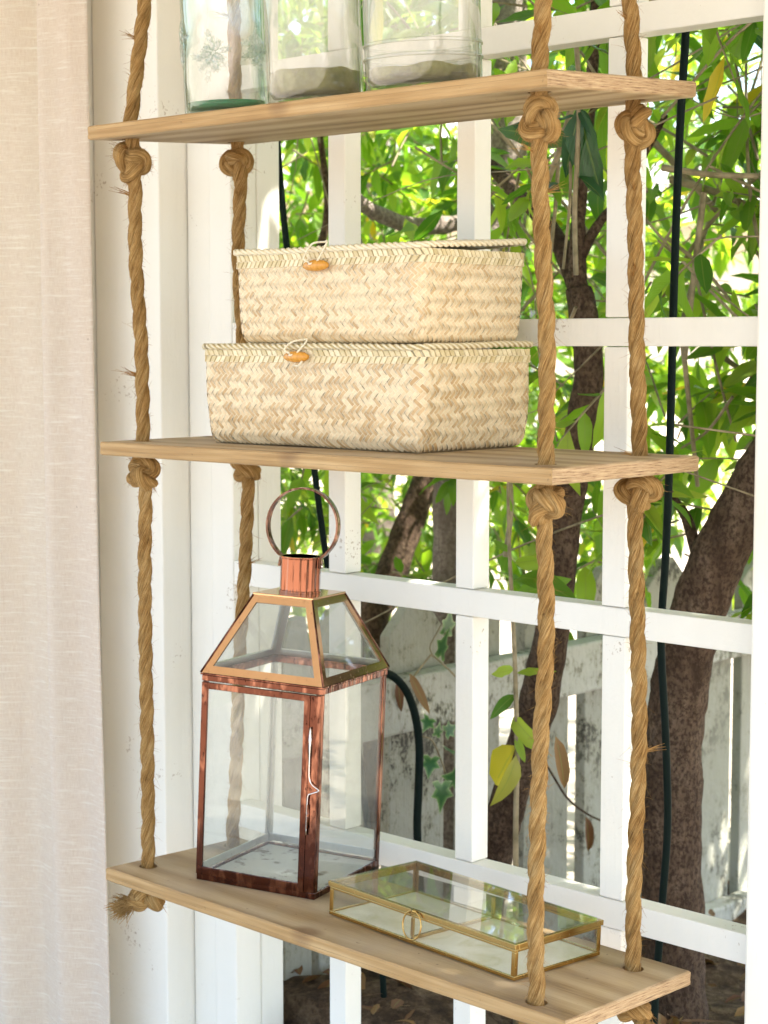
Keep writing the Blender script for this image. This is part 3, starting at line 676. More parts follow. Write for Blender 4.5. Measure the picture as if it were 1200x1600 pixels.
def make_basket(corner, Lx, Dy, H, rz, wst, name, label, lift, toggle_s, sd, tz=0.0):
    r = .016; per = 2 * (Lx + Dy - 4 * r) + 2 * PI * r; rnd = random.Random(sd)
    Mb = BT['mid'][0] @ Matrix.Translation(corner) @ Matrix.Rotation(rz, 4, 'Z') @ Matrix.Translation((-Lx / 2, Dy / 2, 0))
    root = empty(name, Mb); tag(root, label, 'basket', 'lidded woven baskets')
    def surf(s, v, h=0.0):
        p, n = rrect(Lx, Dy, r, s); t = v / H
        o = -.007 * (1 - t) + .0045 * math.sin(PI * min(max(t, 0), 1)) - (.006 * max(0, (.10 - t) / .10) ** 2) + .0030 * mnoise.noise((p.x * 9, p.y * 9, v * 12 + sd))
        low = .004 * max(0, mnoise.noise((p.x * 6, p.y * 6, sd * 3.3))) * (1 - t)
        return p + n * (o + h) + Vector((0, 0, v + low))
    Hb = H - .012
    # inner core
    b = MB(); ns = 96; rows = 10
    for j in range(rows + 1):
        for i in range(ns): b.vert(surf(per * i / ns, Hb * j / rows, -.0028))
    for j in range(rows):
        for i in range(ns): b.face((j * ns + i, j * ns + (i + 1) % ns, (j + 1) * ns + (i + 1) % ns, (j + 1) * ns + i))
    b.face([i for i in range(ns)][::-1])
    b.build('body', M['straw_core'], root, smooth=True)
    # twill of diagonal flat strips
    b = MB(); wd = wst; n_ = int(per / (wd * math.sqrt(2) * 4)) * 4; wd = per / (n_ * math.sqrt(2)); c45 = math.sqrt(.5)
    Hw = H - .026
    amax = int((per + Hw) / wd / math.sqrt(2)) + 4
    def uvst(i0, i1, j0, j1, alongj, tint):
        if alongj: cu = (i0 + i1) / 2; cv = (j0 + j1) / 2
        else: cu = (i0 + i1) / 2; cv = (j0 + j1) / 2
        s = (cu - cv) * wd * c45 * 1.0; v = (cu + cv) * wd * c45
        if v < -.2 * wd or v > Hw + wd * .4 or s < 0 or s >= per: return
        g = .045 + rnd.uniform(-.04, .03); ex = .16; idx = []; hm = rnd.uniform(.0003, .0008)
        sk = rnd.uniform(-.09, .09)
        for q, t in enumerate((0, .28, .72, 1)):
            h = (-.0004, hm, hm, -.0004)[q]
            for e in (0, 1):
                if alongj: ii = i0 + g + (i1 - i0 - 2 * g) * e + sk; jj = j0 - ex + (j1 - j0 + 2 * ex) * t
                else: jj = j0 + g + (j1 - j0 - 2 * g) * e + sk; ii = i0 - ex + (i1 - i0 + 2 * ex) * t
                ss = (ii - jj) * wd * c45; vv = (ii + jj) * wd * c45
                vv = max(vv, .0004); idx.append(b.vert(surf(ss, min(vv, Hw + .004), h)))
        for q in range(3):
            a = idx[q * 2]; f = (a, a + 1, a + 3, a + 2) if not alongj else (a, a + 2, a + 3, a + 1)
            t0, t1 = q / 3, (q + 1) / 3
            uvs = ((t0, 0), (t0, 1), (t1, 1), (t1, 0)) if not alongj else ((t0, 0), (t1, 0), (t1, 1), (t0, 1))
            b.face(f, uvs, 0, tint)
    lim = int(per / wd / math.sqrt(2) * 2) + 20; vmax = int(Hw / wd / math.sqrt(2) * 2) + 6
    for su in range(-4, int(per / (wd * c45)) + 4):         # su = i - j
        for sv in range(-3, int(Hw / (wd * c45)) + 4):      # sv = i + j
            if (su + sv) % 2: continue
            i = (su + sv) // 2; j = (sv - su) // 2
            m4 = (i + j + (2 if (i // 2) % 2 else 0) * 0) % 4
            bl = .28 * mnoise.noise((su * .09, sv * .09, sd * 5.0)) + .42
            tn = lambda: min(max(bl + rnd.gauss(0, .22), .02), .97)
            if m4 == 0: uvst(i, i + 1, j, j + 2, True, tn())
            if m4 == 2: uvst(i, i + 2, j, j + 1, False, tn())
    b.build('weave', M['straw'], root, smooth=True, kind='stuff')
    # braided rim of separate chevron strands
    rim = MB()
    for (z0, z1, h) in ((Hw - .003, Hb + .001, -.0005),):
        base = len(rim.v)
        for z in (z0, z1):
            for i in range(ns): rim.vert(surf(per * i / ns, z, h))
        for i in range(ns): rim.face((base + i, base + (i + 1) % ns, base + ns + (i + 1) % ns, base + ns + i))
    rimo = rim.build('rim_band', M['straw_rim'], root, smooth=True)
    hb = (Hb - Hw + .004) / 2; pitch = per / 128; me2 = []
    for sg in (1, -1):
        q = MB(); wv = pitch * .94; sl = .006
        pts = [(-wv / 2 - sg * sl / 2, -hb * .52), (wv / 2 - sg * sl / 2, -hb * .52), (wv / 2 + sg * sl / 2, hb * .52), (-wv / 2 + sg * sl / 2, hb * .52)]
        for yy, ins in ((.0012, 1.0), (-.0013, .80)):
            for (x, z) in pts: q.vert((x * ins, yy, z * (1 if ins == 1 else .93)))
        for f in ((4, 5, 6, 7), (0, 1, 5, 4), (1, 2, 6, 5), (2, 3, 7, 6), (3, 0, 4, 7)):
            q.face(f, ((0, .1), (1, .1), (1, .9), (0, .9)) if f[0] == 4 else ((0, .3),) * 4)
        me = q.build('braid_strand', M['straw_rim'], rimo); me2.append(me.data); bpy.data.objects.remove(me)
    for row in (0, 1):
        for i in range(128):
            s = per * (i + .5 * row) / 128; zc = Hw - .002 + hb * (.5 + row); p = surf(s, zc, .0012); _, n = rrect(Lx, Dy, r, s)
            an = math.atan2(n.y, n.x) + PI / 2
            link_copy('braid_strand', me2[row], rimo, Matrix.Translation(p) @ Matrix.Rotation(an + rnd.uniform(-.05, .05), 4, 'Z') @ Matrix.Rotation(rnd.uniform(-.08, .08), 4, 'Y'))
    # lid: a woven plate with a rolled, twisted edge
    def lidz(p): return lift * max(0, (p.x / Lx + .35)) * max(0, (p.y / Dy + .55)) + .0022 * mnoise.noise((p.x * 9, p.y * 9, sd + 9))
    b = MB(); ring = []
    for i in range(ns):
        p, n = rrect(Lx, Dy, r, per * i / ns); p = p + n * .003; ring.append(b.vert(p + Vector((0, 0, Hb + .0035 + lidz(p)))))
    for i in range(ns):
        p, n = rrect(Lx, Dy, r, per * i / ns); p = p + n * .003; b.vert(p + Vector((0, 0, Hb + .0080 + lidz(p))))
    for i in range(ns): b.face((i, (i + 1) % ns, ns + (i + 1) % ns, ns + i))
    c_ = b.vert((0, 0, Hb + .010)); c2_ = b.vert((0, 0, Hb + .004))
    for i in range(ns): b.face((ns + i, ns + (i + 1) % ns, c_)); b.face(((i + 1) % ns, i, c2_))
    lid = b.build('lid', M['straw_rim'], root)
    e = MB(); path = []
    for i in range(360):
        p, n = rrect(Lx, Dy, r, per * i / 360); p = p + n * .0035; path.append(p + Vector((0, 0, Hb + .0055 + lidz(p))))
    rope_strands(e, path, R=.0048, pitch=.034, closed=True, n=6, seed=sd)
    e.build('lid_edge', M['straw_rim'], lid, smooth=True)
    # toggle and cord loop on the front
    ps = surf(toggle_s, Hw - .004 + tz, .0075); _, n = rrect(Lx, Dy, r, toggle_s)
    tg = MB(); tg.lathe([(.0004, -.0250), (.0036, -.0236), (.0062, -.0165), (.0076, -.005), (.0078, 0), (.0076, .005), (.0062, .0165), (.0036, .0236), (.0004, .0250)], 20)
    Mt = Matrix.Translation(ps) @ Matrix.Rotation(PI / 2, 4, 'Y') @ Matrix.Rotation(.12, 4, 'X')
    to = tg.build('toggle', M['toggle'], root, smooth=True, M=Mt)
    for dz in (-.009, .001):
        h_ = MB(); h_.lathe([(.0003, .0007), (.0014, .0005), (.0017, -.001)], 10); h_.build('toggle_hole', M['dark'], to, M=Matrix.Translation((-.0032, -.0056, dz)) @ Matrix.Rotation(PI / 2, 4, 'X') @ Matrix.Rotation(-.5, 4, 'X'))
    lp = MB(); A = ps + Vector((-.008, -.004, .004)); Bp = ps + Vector((.003, -.004, .004)); zt = Hb + .012 - ps.z
    lp.tube(spline([A, A + Vector((-.007, -.003, .006)), ps + Vector((-.006, -.001, zt)), ps + Vector((.006, .010, zt + .003)), ps + Vector((.017, .004, zt + .002)), ps + Vector((.010, -.004, .009)), Bp, ps + Vector((-.004, -.008, .002)), A], 8), .0014, 8)
    if sd == 2: lp.tube(spline([ps + Vector((.018, -.001, .003)), ps + Vector((.012, -.006, -.011)), ps + Vector((.001, -.005, -.012))], 8), .0013, 8)
    lp.build('cord_loop', M['cord'], to.parent, smooth=True)
    return root
make_basket((-.277, .084, .0006), .409, .232, .1425, .012, .0066, 'woven_basket', 'larger woven palm basket standing on the middle board under the smaller one', .003, .180, 2, .010)
make_basket((-.283, .090, .1410), .342, .220, .131, .015, .0060, 'woven_basket', 'smaller woven palm basket with lifted lid, stacked on the larger basket', .013, .152, 5, .002)

# ------------------------------------------------------------------ copper lantern
def make_lantern():
    cr = local_px('bot', 491, 1407); a, c, H = .192, .212, .302; rz = math.radians(17)
    Ml = BT['bot'][0] @ Matrix.Translation((cr.x, cr.y, .0004)) @ Matrix.Rotation(rz, 4, 'Z') @ Matrix.Translation((-a / 2, c / 2, 0))
    root = empty('lantern', Ml); tag(root, 'tall copper and glass candle lantern with ring handle on the bottom board', 'lantern')
    x0, x1, y0, y1 = -a / 2, a / 2, -c / 2, c / 2
    def part(n, fn, mat, parent=root, bev=.0007, smooth=False, **kw):
        b = MB(); fn(b); return b.build(n, mat, parent, bevel=bev, smooth=smooth, **kw)
    part('base_frame', lambda b: (b.box((x0, y0, 0), (x1, y0 + .004, .009)), b.box((x0, y1 - .004, 0), (x1, y1, .009)), b.box((x0, y0 + .004, 0), (x0 + .004, y1 - .004, .009)), b.box((x1 - .004, y0 + .004, 0), (x1, y1 - .004, .009))), M['copper'])
    part('floor_plate', lambda b: b.box((x0 + .005, y0 + .005, .002), (x1 - .005, y1 - .005, .006)), M['tinfloor'])
    for (cx, cy_, m_) in ((x0, y0, 'copper'), (x1, y0, 'copper'), (x1, y1, 'copper'), (x0, y1, 'steel')):
        sx, sy = (1 if cx < 0 else -1), (1 if cy_ < 0 else -1)
        def f(b):
            b.box((min(cx, cx + sx * .0095), min(cy_, cy_ + sy * .002), .0095), (max(cx, cx + sx * .0095), max(cy_, cy_ + sy * .002), H - .012))
            b.box((min(cx, cx + sx * .002), min(cy_ + sy * .0021, cy_ + sy * .0095), .0095), (max(cx, cx + sx * .002), max(cy_ + sy * .0021, cy_ + sy * .0095), H - .012))
        part('corner_upright', f, M[m_])
    part('top_frame', lambda b: (b.box((x0 - .001, y0 - .001, H - .0115), (x1 + .001, y0 + .004, H - .003)), b.box((x0 - .001, y1 - .004, H - .0115), (x1 + .001, y1 + .001, H - .003)), b.box((x0 - .001, y0 + .004, H - .0115), (x0 + .004, y1 - .004, H - .003)), b.box((x1 - .004, y0 + .004, H - .0115), (x1 + .001, y1 - .004, H - .003)),
                                 b.box((x0 - .003, y0 - .003, H - .0028), (x1 + .003, y0 + .005, H)), b.box((x0 - .003, y1 - .005, H - .0028), (x1 + .003, y1 + .003, H)), b.box((x0 - .003, y0 + .005, H - .0028), (x0 + .005, y1 - .005, H)), b.box((x1 - .005, y0 + .005, H - .0028), (x1 + .003, y1 - .005, H))), M['copper'])
    # inner tin strips along the foot of the panes
    for (p, q) in (((x0 + .004, y0 + .01, .0125), (x0 + .0055, y1 - .006, .024)), ((x0 + .006, y1 - .0055, .0125), (x1 - .006, y1 - .004, .024))):
        part('inner_strip', lambda b: b.box(p, q), M['steel'])
    for (p, q) in (((x0 + .0025, y0 + .006, .01), (x0 + .0040, y1 - .006, H - .012)), ((x1 - .0040, y0 + .006, .01), (x1 - .0025, y1 - .006, H - .012)), ((x0 + .006, y1 - .0040, .01), (x1 - .006, y1 - .0025, H - .012))):
        part('side_pane', lambda b: b.box(p, q), M['pane'], bev=0)
    # door: hinged frame with its own pane, covering the front
    dx0, dx1, dz0, dz1, yf = x0 + .0012, x1 - .016, .0098, H - .0125, y0 - .0005
    def doorf(b):
        w_ = .0095
        b.box((dx0, yf - .004, dz0), (dx0 + w_, yf, dz1)); b.box((dx1 - w_, yf - .004, dz0), (dx1, yf, dz1))
        b.box((dx0 + w_, yf - .004, dz1 - w_), (dx1 - w_, yf, dz1)); b.box((dx0 + w_, yf - .004, dz0), (dx1 - w_, yf, dz0 + w_ * 1.2))
    door = part('door', doorf, M['copper'])
    part('door_pane', lambda b: b.box((dx0 + .006, yf - .0014, dz0 + .006), (dx1 - .006, yf + .0003, dz1 - .006)), M['pane'], door, 0)
    part('door_jamb', lambda b: b.box((x1 - .0165, y0 - .003, .0098), (x1 - .0005, y0 - .0004, H - .0125)), M['copper'])
    # wire latch
    xl = x1 - .013; yl = y0 - .0055
    part('latch_wire', lambda b: b.tube(spline([(xl, yl, .245), (xl, yl, .19), (xl + .001, yl, .172), (xl + .006, yl, .164), (xl + .016, yl - .003, .160), (xl + .017, yl - .003, .157), (xl + .006, yl, .152), (xl + .0005, yl, .149), (xl - .001, yl, .138), (xl - .001, yl, .092)], 6), .0009, 8), M['wire'], door, 0, True)
    for zz, hh in ((.222, .040), (.118, .034)):
        part('latch_tube', lambda b: b.tube([(xl - .0005, yl + .0012, zz - hh / 2), (xl - .0005, yl + .0012, zz + hh / 2)], .0021, 10), M['wire'] if zz > .2 else M['copper'], door, 0, True)
    # roof: four framed glass slopes
    tz = H + .112; tx, ty = .048, .052; e = .0025
    P = {0: [Vector((x0 - e, y0 - e, H)), Vector((x1 + e, y0 - e, H)), Vector((tx, -ty, tz)), Vector((-tx, -ty, tz))]}
    cb = [Vector((x0 - e, y0 - e, H + .0005)), Vector((x1 + e, y0 - e, H + .0005)), Vector((x1 + e, y1 + e, H + .0005)), Vector((x0 - e, y1 + e, H + .0005))]
    ct = [Vector((-tx, -ty, tz)), Vector((tx, -ty, tz)), Vector((tx, ty, tz)), Vector((-tx, ty, tz))]
    for i in range(4):
        j = (i + 1) % 4; A, B_, C_, D_ = cb[i], cb[j], ct[j], ct[i]
        n = (B_ - A).cross(D_ - A).normalized(); wd = .0115
        def inset(quad, w_):
            res = []
            for q in range(4):
                p, pr, nx_ = quad[q], quad[q - 1], quad[(q + 1) % 4]
                d1 = (nx_ - p).normalized(); d0 = (p - pr).normalized(); n0 = n.cross(d0); n1 = n.cross(d1); k = 1 + n0.dot(n1)
                res.append(p + (n0 + n1) * (w_ / k))
            return res
        Q = [A, B_, C_, D_]; I = inset(Q, wd); I2 = inset(Q, wd * .6)
        def frame(b):
            for pset, q in ((Q, 0), (I, 4)):
                for p in pset: b.vert(p)
            for p in Q: b.vert(p - n * .003)
            for p in I: b.vert(p - n * .003)
            for q in range(4):
                r_ = (q + 1) % 4; b.face((q, r_, 4 + r_, 4 + q)); b.face((8 + r_, 8 + q, 12 + q, 12 + r_)); b.face((4 + q, 4 + r_, 12 + r_, 12 + q)); b.face((r_, q, 8 + q, 8 + r_))
        fo = part('roof_frame', frame, M['rosegold'] if i in (0, 1) else M['steel'], bev=0)
        def pane(b):
            for off in (-.0012, -.0026):
                for p in I2: b.vert(p + n * off)
            b.face((0, 1, 2, 3)); b.face((7, 6, 5, 4))
            for q in range(4): b.face(((q + 1) % 4, q, q + 4, (q + 1) % 4 + 4))
        part('roof_pane', pane, M['pane'], fo, 0)
        part('ridge_seam', lambda b: b.tube([A + (D_ - A) * .0, D_], .0016, 6), M['copper'], bev=0, smooth=True)
    cap = part('cap_plate', lambda b: b.box((-tx - .001, -ty - .001, tz - .0005), (tx + .001, ty + .001, tz + .0028)), M['rosegold'])
    R = .0295; hC = .0525; z0 = tz + .003
    ch = part('chimney', lambda b: b.lathe([(R + .0015, z0), (R + .0015, z0 + .003), (R, z0 + .0035), (R, z0 + hC - .003), (R + .0012, z0 + hC - .002), (R + .0012, z0 + hC), (R - .002, z0 + hC), (R - .002, z0)], 64, closed=True), M['copper_bright'], bev=0, smooth=True)
    mm_ = ch.modifiers.new('ws', 'EDGE_SPLIT'); mm_.split_angle = .6
    # flat strap ring handle, hinged on two rivets
    zr = z0 + hC - .012; Rr = .0545; zc = zr + .056; hw = .0062; th = .0014; ax = Vector((math.cos(.12), math.sin(.12), 0)); ay = Vector((-ax.y, ax.x, 0)); tiltv = .06
    def ring(b):
        n_ = 72; a0 = -PI / 2 + .58; a1 = 1.5 * PI - .58
        path = [Vector((-R - .0025, 0, zr - .004))]
        for q in range(n_ + 1):
            an = a1 + (a0 - a1) * q / n_; path.append(Vector((Rr * math.cos(an), 0, zc + Rr * math.sin(an))))
        path.append(Vector((R + .0025, 0, zr - .004)))
        for q, p in enumerate(path):
            pa, pb = path[max(q - 1, 0)], path[min(q + 1, len(path) - 1)]; t = (pb - pa).normalized(); nn = Vector((-t.z, 0, t.x))
            for s1, s2 in ((-1, -1), (1, -1), (1, 1), (-1, 1)):
                w3 = p + nn * (th * s2) ; y = hw * s1 + (w3.z - zr) * tiltv
                b.vert(ax * w3.x + ay * y + Vector((0, 0, w3.z)))
        for q in range(len(path) - 1):
            for s in range(4): b.face((q * 4 + s, q * 4 + (s + 1) % 4, q * 4 + 4 + (s + 1) % 4, q * 4 + 4 + s))
        b.face((3, 2, 1, 0)); e_ = (len(path) - 1) * 4; b.face((e_, e_ + 1, e_ + 2, e_ + 3))
    part('ring_handle', ring, M['copper'], bev=0, smooth=False)
    for sg in (-1, 1):
        p = ax * (sg * (R + .003)) + Vector((0, 0, zr - .001))
        part('rivet', lambda b: b.tube([p - ax * sg * .003, p + ax * sg * .0015, p + ax * sg * .0022], [.0032, .0032, .0018], 12), M['wire'], bev=0, smooth=True)
make_lantern()

# ------------------------------------------------------------------ glass keepsake box
def make_box():
    L, D, H = .340, .166, .0475; cr = local_px('bot', 803, 1535); rz = math.radians(-4)
    Mx = BT['bot'][0] @ Matrix.Translation((cr.x, cr.y, .0004)) @ Matrix.Rotation(rz, 4, 'Z') @ Matrix.Translation((-L / 2, D / 2, 0))
    root = empty('glass_box', Mx); tag(root, 'shallow brass framed glass box with ring pull on the bottom board', 'box')
    x0, x1, y0, y1 = -L / 2, L / 2, -D / 2, D / 2; w = .0062; Hs = H - .0075
    def part(n, fn, mat, parent=root, bev=.0006, smooth=False):
        b = MB(); fn(b); return b.build(n, mat, parent, bevel=bev, smooth=smooth)
    part('base_frame', lambda b: (b.box((x0, y0, .001), (x1, y0 + .003, w)), b.box((x0, y1 - .003, .001), (x1, y1, w)), b.box((x0, y0 + .003, .001), (x0 + .003, y1 - .003, w)), b.box((x1 - .003, y0 + .003, .001), (x1, y1 - .003, w))), M['brass'])
    part('lining', lambda b: b.box((x0 + .0035, y0 + .0035, .0012), (x1 - .0035, y1 - .0035, .0042)), M['pearl'])
    for cx in (x0, x1):
        for cy_ in (y0, y1):
            sx, sy = (1 if cx < 0 else -1), (1 if cy_ < 0 else -1)
            def f(b):
                b.box((min(cx, cx + sx * w), min(cy_, cy_ + sy * .002), w + .0002), (max(cx, cx + sx * w), max(cy_, cy_ + sy * .002), Hs - w * .55))
                b.box((min(cx, cx + sx * .002), min(cy_ + sy * .0021, cy_ + sy * w), w + .0002), (max(cx, cx + sx * .002), max(cy_ + sy * .0021, cy_ + sy * w), Hs - w * .55))
            part('corner_strip', f, M['brass'])
            part('foot', lambda b: b.lathe([(.0004, 0), (.003, 0), (.003, .0012), (.0004, .0012)], 12, (cx + sx * .006, cy_ + sy * .006, 0)), M['pearl'], bev=0)
    part('upper_frame', lambda b: (b.box((x0, y0, Hs - w * .55), (x1, y0 + .003, Hs)), b.box((x0, y1 - .003, Hs - w * .55), (x1, y1, Hs)), b.box((x0, y0 + .003, Hs - w * .55), (x0 + .003, y1 - .003, Hs)), b.box((x1 - .003, y0 + .003, Hs - w * .55), (x1, y1 - .003, Hs))), M['brass'])
    for lo, hi in (((x0 + .004, y0 + .0024, .005), (x1 - .004, y0 + .0038, Hs - .002)), ((x0 + .004, y1 - .0038, .005), (x1 - .004, y1 - .0024, Hs - .002)), ((x0 + .0024, y0 + .004, .005), (x0 + .0038, y1 - .004, Hs - .002)), ((x1 - .0038, y0 + .004, .005), (x1 - .0024, y1 - .004, Hs - .002))):
        part('side_pane', lambda b: b.box(lo, hi), M['pane_clear'], bev=0)
    xm = -.014
    dv = part('divider', lambda b: (b.box((xm - .002, y0 + .0045, .0045), (xm + .002, y1 - .0045, .0095)), b.box((xm - .0025, y0 + .004, .0096), (xm + .0025, y0 + .007, Hs - .006)), b.box((xm - .0025, y1 - .007, .0096), (xm + .0025, y1 - .004, Hs - .006))), M['brass'])
    part('divider_pane', lambda b: b.box((xm - .0007, y0 + .0072, .0098), (xm + .0007, y1 - .0072, Hs - .006)), M['pane_clear'], dv, 0)
    e = .002
    lid = part('lid', lambda b: (b.box((x0 - e, y0 - e, Hs + .0008), (x1 + e, y0 + .0045, H)), b.box((x0 - e, y1 - .0045, Hs + .0008), (x1 + e, y1 + e, H)), b.box((x0 - e, y0 + .0045, Hs + .0008), (x0 + .0045, y1 - .0045, H)), b.box((x1 - .0045, y0 + .0045, Hs + .0008), (x1 + e, y1 - .0045, H))), M['brass'])
    part('lid_pane', lambda b: b.box((x0 + .001, y0 + .001, H + .0002), (x1 - .001, y1 - .001, H + .0019)), M['pane_clear'], lid, 0)
    xr_ = -.004; zc = H - .019; R = .0165
    ring = lambda b: b.tube([Vector((xr_ + R * math.cos(a), y0 - e - .0025 - .004 * (1 - math.sin(a)) * .5, zc + R * 1.12 * math.sin(a))) for a in [2 * PI * q / 60 for q in range(60)]], .0011, 8, False, 0, True)
    part('ring_pull', ring, M['brass'], lid, 0, True)
    part('ring_tab', lambda b: (b.tube([(xr_ - .004, y0 - e - .002, H - .001), (xr_ + .004, y0 - e - .002, H - .001)], .0022, 10)), M['brass'], lid, 0, True)
make_box()

# ------------------------------------------------------------------ weathered picket fence
FX = -1.0
fe = empty('picket_fence', loc=(FX, 1.3, -1.2)); tag(fe, 'weathered white picket fence with black lichen behind the lattice', 'fence')
FO = (FX, 1.3, -1.2)
def rough_box(lo, hi, seg, seed, amp=.0025):
    b = MB(); ax_ = 1
    for j in range(seg + 1):
        y = lo[1] + (hi[1] - lo[1]) * j / seg
        for (x, z) in ((lo[0], lo[2]), (hi[0], lo[2]), (hi[0], hi[2]), (lo[0], hi[2])):
            b.vert((x + amp * mnoise.noise((y * 9, z * 5, seed)), y, z + amp * 1.4 * mnoise.noise((y * 7, x * 50, seed + 4))))
    for j in range(seg):
        for q in range(4): a = j * 4; b.face((a + q, a + (q + 1) % 4, a + 4 + (q + 1) % 4, a + 4 + q))
    b.face((0, 1, 2, 3)); e_ = seg * 4; b.face((e_ + 3, e_ + 2, e_ + 1, e_)); return b
rough_box((FX - .045, .44, -.586), (FX, 3.6, -.480), 60, 1).build('fence_rail', M['fence'], fe, off=FO, bevel=.006)
rough_box((FX - .045, .44, -1.27), (FX, 3.6, -1.165), 60, 5).build('fence_rail', M['fence'], fe, off=FO, bevel=.006)
def yfx(p): return at_x(p, 1100, FX - .06).y
pk = [(436, 478), (489, 560), (600, 686), (716, 772), (811, 880), (906, 975), (1000, 1068), (1090, 1134), (1150, 1216)]
ys = [(yfx(a), yfx(c)) for a, c in pk]
last = ys[-1][1]
for q in range(9): ys.append((last + .06 + q * .19, last + .06 + q * .19 + .125))
for q, (ya, yb) in enumerate(ys):
    dz = random.uniform(-.012, .012); top = -.345 + dz; sh = top - .065; t0, t1 = FX - .072, FX - .046; zb = -1.29
    b = MB(); ym = (ya + yb) / 2; ol = [(ya, zb), (yb, zb), (yb, sh), (ym + .018, top), (ym - .018, top - .004), (ya, sh)]
    ol = [(y + random.uniform(-.002, .002), z) for y, z in ol]; n = len(ol)
    for x in (t1, t0):
        for (y, z) in ol: b.vert((x, y, z))
    b.face(tuple(range(n))); b.face(tuple(range(2 * n - 1, n - 1, -1)))
    for i in range(n): j = (i + 1) % n; b.face((j, i, n + i, n + j))
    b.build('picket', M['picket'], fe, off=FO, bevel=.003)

# ------------------------------------------------------------------ cables
def cable(name, pts, r, label):
    P = spline(pts, 10); b = MB(); b.tube(P, r, 10); base = P[-1]
    o = b.build(name, M['cable'], None, smooth=True, off=base); o.location = base; tag(o, label, 'cable')
cable('cable', [at_y(x, y, .455 + .004 * i) for i, (x, y) in enumerate([(1082, -250), (1076, -60), (1071, 60), (1062, 210), (1054, 420), (1046, 720), (1040, 870), (1033, 1000), (1040, 1150), (1043, 1290), (1034, 1420), (1024, 1560), (1018, 1700)])], .0056,
      'black green cable hanging straight down between the side post and brown trunk')
cable('cable', [at_y(x, y, .47 + .012 * i) for i, (x, y) in enumerate([(415, -120), (428, 120), (437, 270), (452, 420), (474, 590), (492, 740), (512, 885), (530, 960), (548, 1080), (575, 1300), (596, 1500), (603, 1640)])], .0055,
      'dark green cable slanting down behind the lantern handle')
cable('garden_hose', [at_x(x, y, -.93 + .004 * i) for i, (x, y) in enumerate([(540, 1075), (575, 1056), (606, 1053), (632, 1075), (648, 1115), (655, 1165), (654, 1230), (652, 1300), (658, 1400), (672, 1500), (688, 1580), (694, 1640)])], .0075,
      'dark hose arching over the fence rail beside the pale picket')

# ------------------------------------------------------------------ leaves
def leaf_mesh(L, W, fold, curl, wavy, seed, mat, sub=6):
    rnd = random.Random(seed); b = MB(); prev = None
    for i in range(sub + 1):
        t = i / sub; w_ = W * (math.sin(PI * min(1, t ** .85)) ** .8) * .5 if 0 < i < sub else 0
        w_ *= 1 + rnd.uniform(-.10, .10)
        z = -curl * t * t * L; x = L * t * (1 - .12 * curl * t); wz = fold * w_ + wavy * L * math.sin(t * 15 + seed)
        c = b.vert((x, 0, z))
        if w_ == 0: row = (c, c, c)
        else: row = (b.vert((x + .004, w_, z + wz)), c, b.vert((x + .004, -w_, z + fold * w_ - wavy * L * math.sin(t * 13 + seed))))
        if prev:
            t0 = (i - 1) / sub
            for s, (v0, v1) in ((0, (1.0, .5)), (1, (.5, 0.0))):
                f = [prev[s], prev[s + 1], row[s + 1], row[s]]; uv = [(t0, v0), (t0, v1), (t, v1), (t, v0)]
                ff, uu = [], []
                for q, u in zip(f, uv):
                    if q not in ff: ff.append(q); uu.append(u)
                if len(ff) >= 3: b.face(ff[::-1], uu[::-1])
        prev = row
    return b
LEAFV = [leaf_mesh(1.0, random.uniform(.26, .40), random.uniform(.05, .7), random.uniform(-.15, .7), random.uniform(.01, .03), i, None) for i in range(8)]
LEAFME = {}
def leaf_data(var, matk):
    if (var, matk) not in LEAFME:
        o = LEAFV[var].build('leaf', M[matk], None, smooth=True); LEAFME[(var, matk)] = o.data; bpy.data.objects.remove(o)
    return LEAFME[(var, matk)]
LV_NP = [np.array(q.v) for q in LEAFV]
def frame_from(d, up, roll):
    d = d.normalized(); s = d.cross(up)
    if s.length < 1e-3: s = d.orthogonal()
    s.normalize(); n = s.cross(d); R_ = Matrix((d, -s, n)).transposed()
    return R_ @ Matrix.Rotation(roll, 3, 'X')
